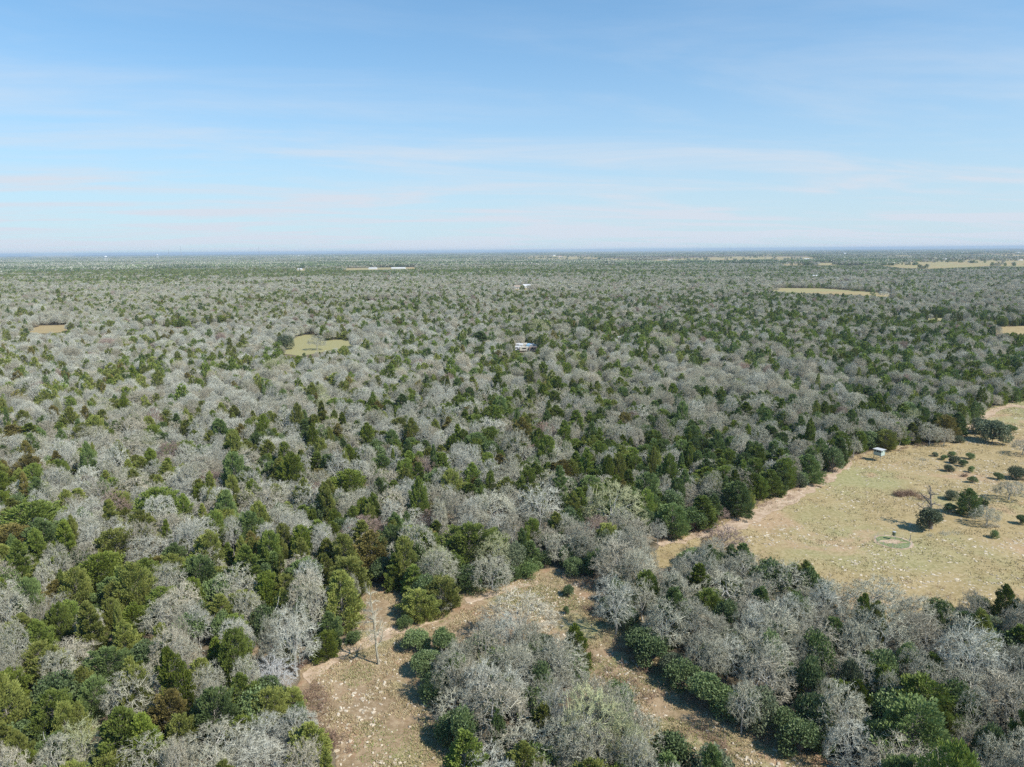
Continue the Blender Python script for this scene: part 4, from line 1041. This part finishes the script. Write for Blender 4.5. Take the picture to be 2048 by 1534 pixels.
# ------------------------------------------------------------------ hunting blind, feeder pen
MT['blind_wall'] = plain('weathered_green_boards', (.42,.50,.44), .8, .2, .2, 2)
MT['blind_roof'] = plain('pale_roof_sheet', (.50,.50,.48), .6, .3, .12)
MT['timber'] = plain('grey_timber', (.30,.26,.21), .9, .1, .25, 6)
MT['dark'] = plain('dark_opening', (.02,.02,.022), .6, .3, .1)
MT['steel'] = plain('galvanised_steel', (.42,.43,.43), .45, .5, .1)
MT['drab'] = plain('drab_green_drum', (.10,.13,.07), .5, .4, .15)
x, y = unproj(1757, 921); bl = empty('hunting_blind', (x, y, .03), math.radians(-59.5), (.84, .84, .9))
tag(bl, 'raised box blind with pale roof on wooden legs at the pasture edge', 'hunting blind')
fz = 1.75
def part(name, mat, parent, f):
    m = MB(); f(m); return m.build(name, mat, parent)
part('wall', MT['blind_wall'], bl, lambda m: (m.box((0,-.95,fz+.45),(2.5,.05,.9)), m.box((0,.95,fz+.8),(2.5,.05,1.6)), m.box((1.23,0,fz+.45),(.05,1.85,.9)), m.box((-1.23,0,fz+.45),(.05,1.85,.9)),
     m.box((0,-.95,fz+1.5),(2.5,.05,.22)), m.box((1.23,0,fz+1.5),(.05,1.85,.22)), m.box((-1.23,0,fz+1.5),(.05,1.85,.22)),
     *[m.box((sx,-.95,fz+1.15),(.12,.05,.5)) for sx in (-1.19,-.35,.45,1.19)], m.box((1.23,-.86,fz+1.15),(.05,.14,.5)), m.box((1.23,.86,fz+1.15),(.05,.14,.5)), m.box((1.23,.1,fz+1.15),(.05,.9,.5))))
part('window', MT['dark'], bl, lambda m: (m.box((0,-.90,fz+1.15),(2.4,.02,.48)),)) 
part('floor', MT['timber'], bl, lambda m: m.box((0,0,fz-.05),(2.6,2.05,.10)))
part('roof', MT['blind_roof'], bl, lambda m: m.box((0,0,fz+1.67),(3.0,2.5,.07)))
for sx in (-1.1,1.1):
    for sy in (-.85,.85): part('leg', MT['timber'], bl, lambda m: m.tube((sx*1.12,sy*1.15,0),(sx,sy,fz-.1),.06,.06,5))
for sy in (-.9,.9): part('brace', MT['timber'], bl, lambda m: m.tube((-1.2,sy,.2),(1.1,sy,fz-.2),.035,.035,4))
part('ladder', MT['timber'], bl, lambda m: (m.tube((-1.9,-.25,0),(-1.3,-.25,fz),.03,.03,4), m.tube((-1.9,.25,0),(-1.3,.25,fz),.03,.03,4), *[m.tube((-1.9+.6*k/6,-.25,fz*k/6),(-1.9+.6*k/6,.25,fz*k/6),.025,.025,4) for k in range(1,6)]))

cx_, cy_ = unproj(1786, 1084.5); R_ = 2.95
def disc(name, r, z, mat, wob, seed, k=48, sx=1, sy=1, ox=0, oy=0):
    a = np.arange(k)*2*PI/k; rr = r*(1+wob*(fnoise(np.cos(a)*2+9, np.sin(a)*2+9, seed, 3)-.5)*2)
    me = bpy.data.meshes.new(name); me.from_pydata([(cx_+ox+rr[i]*math.cos(a[i])*sx, cy_+oy+rr[i]*math.sin(a[i])*sy, z) for i in range(k)], [], [list(range(k))]); me.materials.append(mat)
    return tag(link(name, me), kind='structure')
MT['lush'] = plain('lush_grass', (.20,.225,.10), .95, .05, .5, 2.2)
disc('trampled_earth', R_*1.16, .045, MT['track'], .07, 3)
disc('lush_grass_patch', R_, .055, MT['lush'], .10, 5)
disc('feed_patch', 1.5, .065, MT['track'], .9, 7, sx=1.3, sy=.7, ox=-.5, oy=.1)
fe = empty('wire_pen', (cx_, cy_, .03)); tag(fe, 'round low wire pen around a ring of lush green grass in the pasture', 'pen')
for k in range(12):
    a = k*2*PI/12; part('post', MT['steel'], fe, lambda m: m.tube((R_*1.05*math.cos(a),R_*1.05*math.sin(a),0),(R_*1.05*math.cos(a),R_*1.05*math.sin(a),.85),.03,.03,5))
def ringwire(m, z):
    for k in range(36):
        a = k*2*PI/36; b_ = (k+1)*2*PI/36; r = R_*1.05
        m.tube((r*math.cos(a),r*math.sin(a),z),(r*math.cos(b_),r*math.sin(b_),z),.006,.006,3)
for z in (.2,.4,.6,.82): part('wire', MT['steel'], fe, lambda m: ringwire(m, z))
fx, fy = unproj(1787, 1079); fd = empty('game_feeder', (fx, fy, .06)); tag(fd, 'small dark drum feeder on three legs at the back of the wire pen', 'feeder')
part('drum', MT['drab'], fd, lambda m: m.ring([(.02,.62),(.12,.70),(.29,.82),(.30,1.32),(.30,1.5)], 14))
part('lid', MT['steel'], fd, lambda m: m.ring([(.32,1.5),(.32,1.55),(.02,1.64)], 14))
for k in range(3):
    a = k*2*PI/3+.4; part('leg', MT['steel'], fd, lambda m: m.tube((.62*math.cos(a),.62*math.sin(a),0),(.29*math.cos(a),.29*math.sin(a),1.0),.025,.025,5))
gx, gy = unproj(1820, 1082); po = link('wooden_post', (lambda m: (m.tube((0,0,0),(0.03,0,1.25),.07,.06,6), m.mesh('wooden_post', MT['timber']))[1])(MB()), loc=(gx, gy, .02)); tag(po, 'short dark wooden post beside the wire pen', 'post')

# ------------------------------------------------------------------ buildings, trailers and towers among the far woods
def pmat(name, c): 
    if name not in MT: MT[name] = plain(name, c, .6, .3, .05)
    return MT[name]
def house(px, py, w_, d_, h_, roofc, wallc, label, rz=0.0, name='farmhouse', rise=None, cat='house', group='houses scattered through the woods', far=False):
    x, y = unproj(px, py); e = empty(name, (x, y, 0), rz); tag(e, label, cat, group)
    rise = rise if rise is not None else w_*0+d_*.24
    part('wall', pmat('wall_'+wallc[0], wallc[1]), e, lambda m: (m.box((0,0,h_/2),(w_,d_,h_)), m.add([(-w_/2,-d_/2,h_),(-w_/2,d_/2,h_),(-w_/2,0,h_+rise*.97),(w_/2,-d_/2,h_),(w_/2,d_/2,h_),(w_/2,0,h_+rise*.97)],[(0,2,1),(3,4,5)])))
    o = .35; zl = h_-.12; 
    def rf(m):
        X = w_/2+o; Yy = d_/2+o; t = .12
        m.add([(-X,-Yy,zl),(X,-Yy,zl),(X,0,h_+rise),(-X,0,h_+rise),(X,Yy,zl),(-X,Yy,zl),(-X,-Yy,zl+t),(X,-Yy,zl+t),(X,0,h_+rise+t),(-X,0,h_+rise+t),(X,Yy,zl+t),(-X,Yy,zl+t)],
              [(6,7,8),(6,8,9),(9,8,10),(9,10,11),(0,3,2),(0,2,1),(3,5,4),(3,4,2),(0,1,7),(0,7,6),(5,11,10),(5,10,4),(0,6,9),(0,9,3),(3,9,11),(3,11,5),(1,2,8),(1,8,7),(2,4,10),(2,10,8)])
    part('roof', pmat('roof_'+roofc[0], roofc[1]), e, rf)
    if not far:
        nw = max(2, int(w_//3.2))
        for k in range(nw):
            xx = -w_/2 + w_*(k+.5)/nw
            if k == nw//2: part('door', MT['timber'], e, lambda m: m.box((xx,-d_/2-.02,1.05),(1.0,.06,2.1)))
            else: part('window', MT['dark'], e, lambda m: m.box((xx,-d_/2-.02,min(1.7,h_*.6)),(1.2,.06,1.1)))
    return e
WR = ('white_metal', (.60,.60,.60)); GR = ('grey_metal', (.52,.55,.58)); TR = ('tan_shingle', (.42,.33,.25)); BR = ('blue_grey_metal', (.50,.60,.68))
WW = ('white_boards', (.78,.77,.73)); CW = ('cream_boards', (.70,.62,.48)); RW = ('rust_sheet', (.42,.20,.12))
house(1056,576,15,9,3.4,WR,WW,'white-roofed long house in the middle of the far hamlet left of dark evergreens',.1)
house(1036,577.5,11,8,3.0,TR,WW,'tan-roofed house beside the white-roofed long house of the hamlet',-.2)
house(1025,579,7,6,2.8,WR,CW,'cream shed at the left end of the far hamlet',.3,'shed',cat='shed')
house(1071,577,7,7,4.2,TR,WW,'white gabled cottage at the right end of the far hamlet',1.2)
house(1045,572,9,7,3.2,GR,WW,'grey-roofed house behind the hamlet',.5)
house(1377,575,9,7,3.2,WR,WW,'small white house deep in the far right woods',.2)
house(1388,576,8,6,2.8,TR,CW,'tan house just right of the small white one in the far woods',-.1)
house(1632,557,15,10,4,WR,WW,'broad white-roofed house left of a pair in the right-hand far woods',.15)
house(1645,558,10,8,3.4,WR,WW,'smaller white-roofed house right of a pair in the right-hand far woods',-.3)
house(599,576,12,9,3.5,WR,WW,'white metal-roofed house low in the far left woods',.2)
house(1242,686,7.5,6.5,2.6,GR,WW,'grey-white metal-roofed shed half hidden by pale oaks in the middle woods',.7,'shed',cat='shed')
house(898,668,8,6,2.8,BR,WW,'blue-grey roof peeping out of the oaks left of centre',.3,'shed',cat='shed')
house(600,540,13,9,3.6,WR,WW,'small white farmhouse at the left end of the far pale strip',.0)
house(622,541,9,7,3,WR,WW,'white outbuilding right of the farmhouse near the far pale strip',.2,'shed',cat='shed')
house(797,538,44,12,2.8,('dull_metal', (.56,.55,.52)),WW,'very long low white shed on the far pale strip',.02,'poultry_shed',3,cat='shed',far=True)
house(746,538.5,26,12,2.8,('dull_metal', (.56,.55,.52)),WW,'shorter long white shed left of the longest one',.05,'poultry_shed',3,cat='shed',far=True)
house(1183,743,3.0,8.5,2.7,WR,WW,'lone white camper-like shed in the gap right of the trailer yard',.25,'shed',.5,cat='shed')
for (a, b_, w1, c, l) in [(1308,520,26,WR,'white barn on the far ridge field, left of three'),(1322,519.5,34,WR,'largest white barn on the far ridge field, middle of three'),(1340,520.5,24,TR,'tan barn on the far ridge field, right of three'),
                         (1613,520,24,WR,'white farm building under a bare tree on the far field'),(1600,521,14,TR,'tan farm building beside the white one on the far field'),(1888,520,20,WR,'white farmhouse on the far right pasture'),(2040,521,18,TR,'brown-roofed farmhouse at the right edge on the far pasture'),
                         (1955,512,26,WR,'white farm building behind the far right pasture'),(1022,519,20,WR,'white farmhouse on the left part of the far ridge field'),(1120,514,26,RW,'rust-coloured barn on the crest of the far ridge field'),(875,512,30,WR,'white building far off left of the ridge field'),(790,511,24,WR,'white building far away near the middle of the horizon')]:
    house(a,b_,w1,w1*.5,4.5,c,WW,l,random.uniform(-.3,.3),'farm_building',w1*.12,'building','farm buildings near the horizon',far=True)
# tiny white dots that nothing tells apart
random.seed(77)
for k in range(42):
    a = random.choice([random.uniform(60,760), random.uniform(300,700), random.uniform(1100,2040)]); b_ = random.uniform(508.6, 513.5)-.0078*(a-1024)+ (0 if a < 1000 else -.5)
    if b_ < 506.5: b_ = 506.5
    x, y = unproj(a, b_)
    if y < 2500 or y > 14500: continue
    w1 = random.uniform(14, 34)
    house(a,b_,w1,w1*.55,7,WR,WW,'tiny white building seen as a speck among the woods on the horizon',random.uniform(-.4,.4),'distant_building',w1*.12,'building','white specks of buildings along the horizon',far=True)
# yard of parked trailers and soil heaps
def trailer(px, py, ln, col, label, rz):
    x, y = unproj(px, py); e = empty('parked_trailer', (x, y, .06), rz); tag(e, label, 'trailer', 'trailers in the woodland yard')
    part('body', pmat('paint_'+col[0], col[1]), e, lambda m: (m.box((0,0,1.55),(ln,2.3,2.0)), m.box((0,0,2.60),(ln*.96,2.1,.10), taper=.9)))
    part('window', MT['dark'], e, lambda m: m.box((0,-1.16,1.8),(ln*.45,.04,.6)))
    for sx in (-.6,.6):
        for sy in (-1.05,1.05): part('wheel', MT['dark'], e, lambda m: m.tube((sx,sy-.12,.38),(sx,sy+.12,.38),.36,.36,12))
    part('drawbar', MT['steel'], e, lambda m: m.tube((ln/2,0,.55),(ln/2+1.3,0,.5),.05,.05,4))
WH=('white',(.58,.58,.58)); BL=('blue',(.30,.48,.66)); RD=('brown',(.30,.22,.17)); CRM=('cream',(.50,.46,.38))
for a, b_, l, c, t, r in [(1036,696,5,WH,'white trailer at the left end of the woodland yard, back row',1.3),(1043,697,6,WH,'second white trailer from the left in the back row of the yard',1.4),(1050,696,6.5,CRM,'cream trailer in the middle of the back row of the yard',1.5),(1058,697,5,BL,'light blue trailer in the woodland yard',1.4),
                          (1066,697,6,WH,'white trailer just right of the blue one in the yard',1.2),(1030,702,6.5,WH,'long white trailer parked crosswise at the front left of the yard',.2),(1048,703,5,CRM,'cream trailer parked crosswise at the front centre of the yard',.1),(1066,703,4.5,RD,'brown trailer at the front right of the yard',.1),(1072,697,4.5,WH,'white trailer at the right end of the yard',1.4)]:
    trailer(a,b_,l,c,t,r)
MT['soil'] = plain('orange_soil', (.50,.30,.18), .95, .05, .2, 1.2)
for a, b_, r, h, t in [(1113,698,3.4,1.6,'orange soil heap left of three beyond the trailer yard'),(1126,697,4.2,2.1,'largest orange soil heap, middle of three'),(1139,699,3.2,1.5,'orange soil heap right of three')]:
    x, y = unproj(a, b_); k = 16; m = MB(); prof = [(r,0),(r*.82,h*.3),(r*.5,h*.72),(r*.2,h*.96),(.01,h)]; m.ring(prof, k)
    Vv = m.V[0]; Vv += (np.random.default_rng(int(a)).normal(0,.16,Vv.shape)*[1,1,.5])
    o = m.build('soil_heap', MT['soil']); o.location = (x, y, -.1); tag(o, t, 'soil heap', 'soil heaps by the yard')
# water tower and radio masts
def at_dist(px, D):
    d = CRN @ np.array([(px - 1024.0)/F_PX, (767.0-505)/F_PX, -1.0]); t = D/math.hypot(d[0], d[1]); return d[0]*t, d[1]*t
MT['tank'] = plain('white_tank_paint', (.82,.82,.82), .4, .4, .03)
for px, D, h, r, lb in [(210,5200,42,9,'white water tower, larger, on the left horizon'),(314,7600,46,8,'fainter small water tower right of the larger one on the horizon')]:
    x, y = at_dist(px, D); e = empty('water_tower', (x, y, 0)); tag(e, lb, 'water tower', 'water towers on the horizon')
    part('tank', MT['tank'], e, lambda m: m.ring([(.5,h-11),(r*.6,h-9.5),(r,h-6),(r,h-3),(r*.6,h-.7),(.05,h)], 20))
    part('riser', MT['tank'], e, lambda m: m.tube((0,0,0),(0,0,h-10),1.2,1.2,10))
    for k in range(6):
        a = k*PI/3; part('leg', MT['tank'], e, lambda m: m.tube((r*1.15*math.cos(a),r*1.15*math.sin(a),0),(r*.95*math.cos(a),r*.95*math.sin(a),h-6),.45,.4,6))
for px, h, lb in [(337,71,'thin radio mast, left of three on the left horizon'),(362,77,'tallest thin radio mast, middle of three on the horizon'),(518,74,'thin radio mast standing apart, right of three')]:
    x, y = at_dist(px, 2450); e = empty('radio_mast', (x, y, 0)); tag(e, lb, 'mast', 'radio masts on the horizon')
    legs = [(1.0*math.cos(a), 1.0*math.sin(a)) for a in (0, 2.094, 4.189)]
    for lx, ly in legs: part('leg', MT['steel'], e, lambda m: m.tube((lx,ly,0),(lx*.6,ly*.6,h),.14,.10,4))
    def lat(m):
        nseg = int(h/3)
        for k in range(nseg):
            f0 = 1-.4*k/nseg; f1 = 1-.4*(k+1)/nseg; z0 = h*k/nseg; z1 = h*(k+1)/nseg
            for i in range(3):
                a, b_ = legs[i], legs[(i+1)%3]; m.tube((a[0]*f0,a[1]*f0,z0),(b_[0]*f1,b_[1]*f1,z1),.06,.06,3)
    part('lattice', MT['steel'], e, lat)

# ------------------------------------------------------------------ the air
HB = 47000.0
me = bpy.data.meshes.new('haze')
z0, z1 = -1.0, 80.0
me.from_pydata([(-HB,-HB,z0),(HB,-HB,z0),(HB,HB,z0),(-HB,HB,z0),(-HB,-HB,z1),(HB,-HB,z1),(HB,HB,z1),(-HB,HB,z1)],[],[(0,3,2,1),(4,5,6,7),(0,1,5,4),(1,2,6,5),(2,3,7,6),(3,0,4,7)])
hm = bpy.data.materials.new('haze'); hm.use_nodes = True; ht = hm.node_tree; ht.nodes.clear()
ho = ht.nodes.new('ShaderNodeOutputMaterial'); pv = ht.nodes.new('ShaderNodeVolumePrincipled')
pv.inputs['Color'].default_value = (.55,.68,.83,1); pv.inputs['Density'].default_value = 7.0e-5; pv.inputs['Anisotropy'].default_value = 0.0
ht.links.new(pv.outputs[0], ho.inputs['Volume']); me.materials.append(hm)
tag(link('haze', me), 'thin blue haze that pales the far woods', kind='stuff')
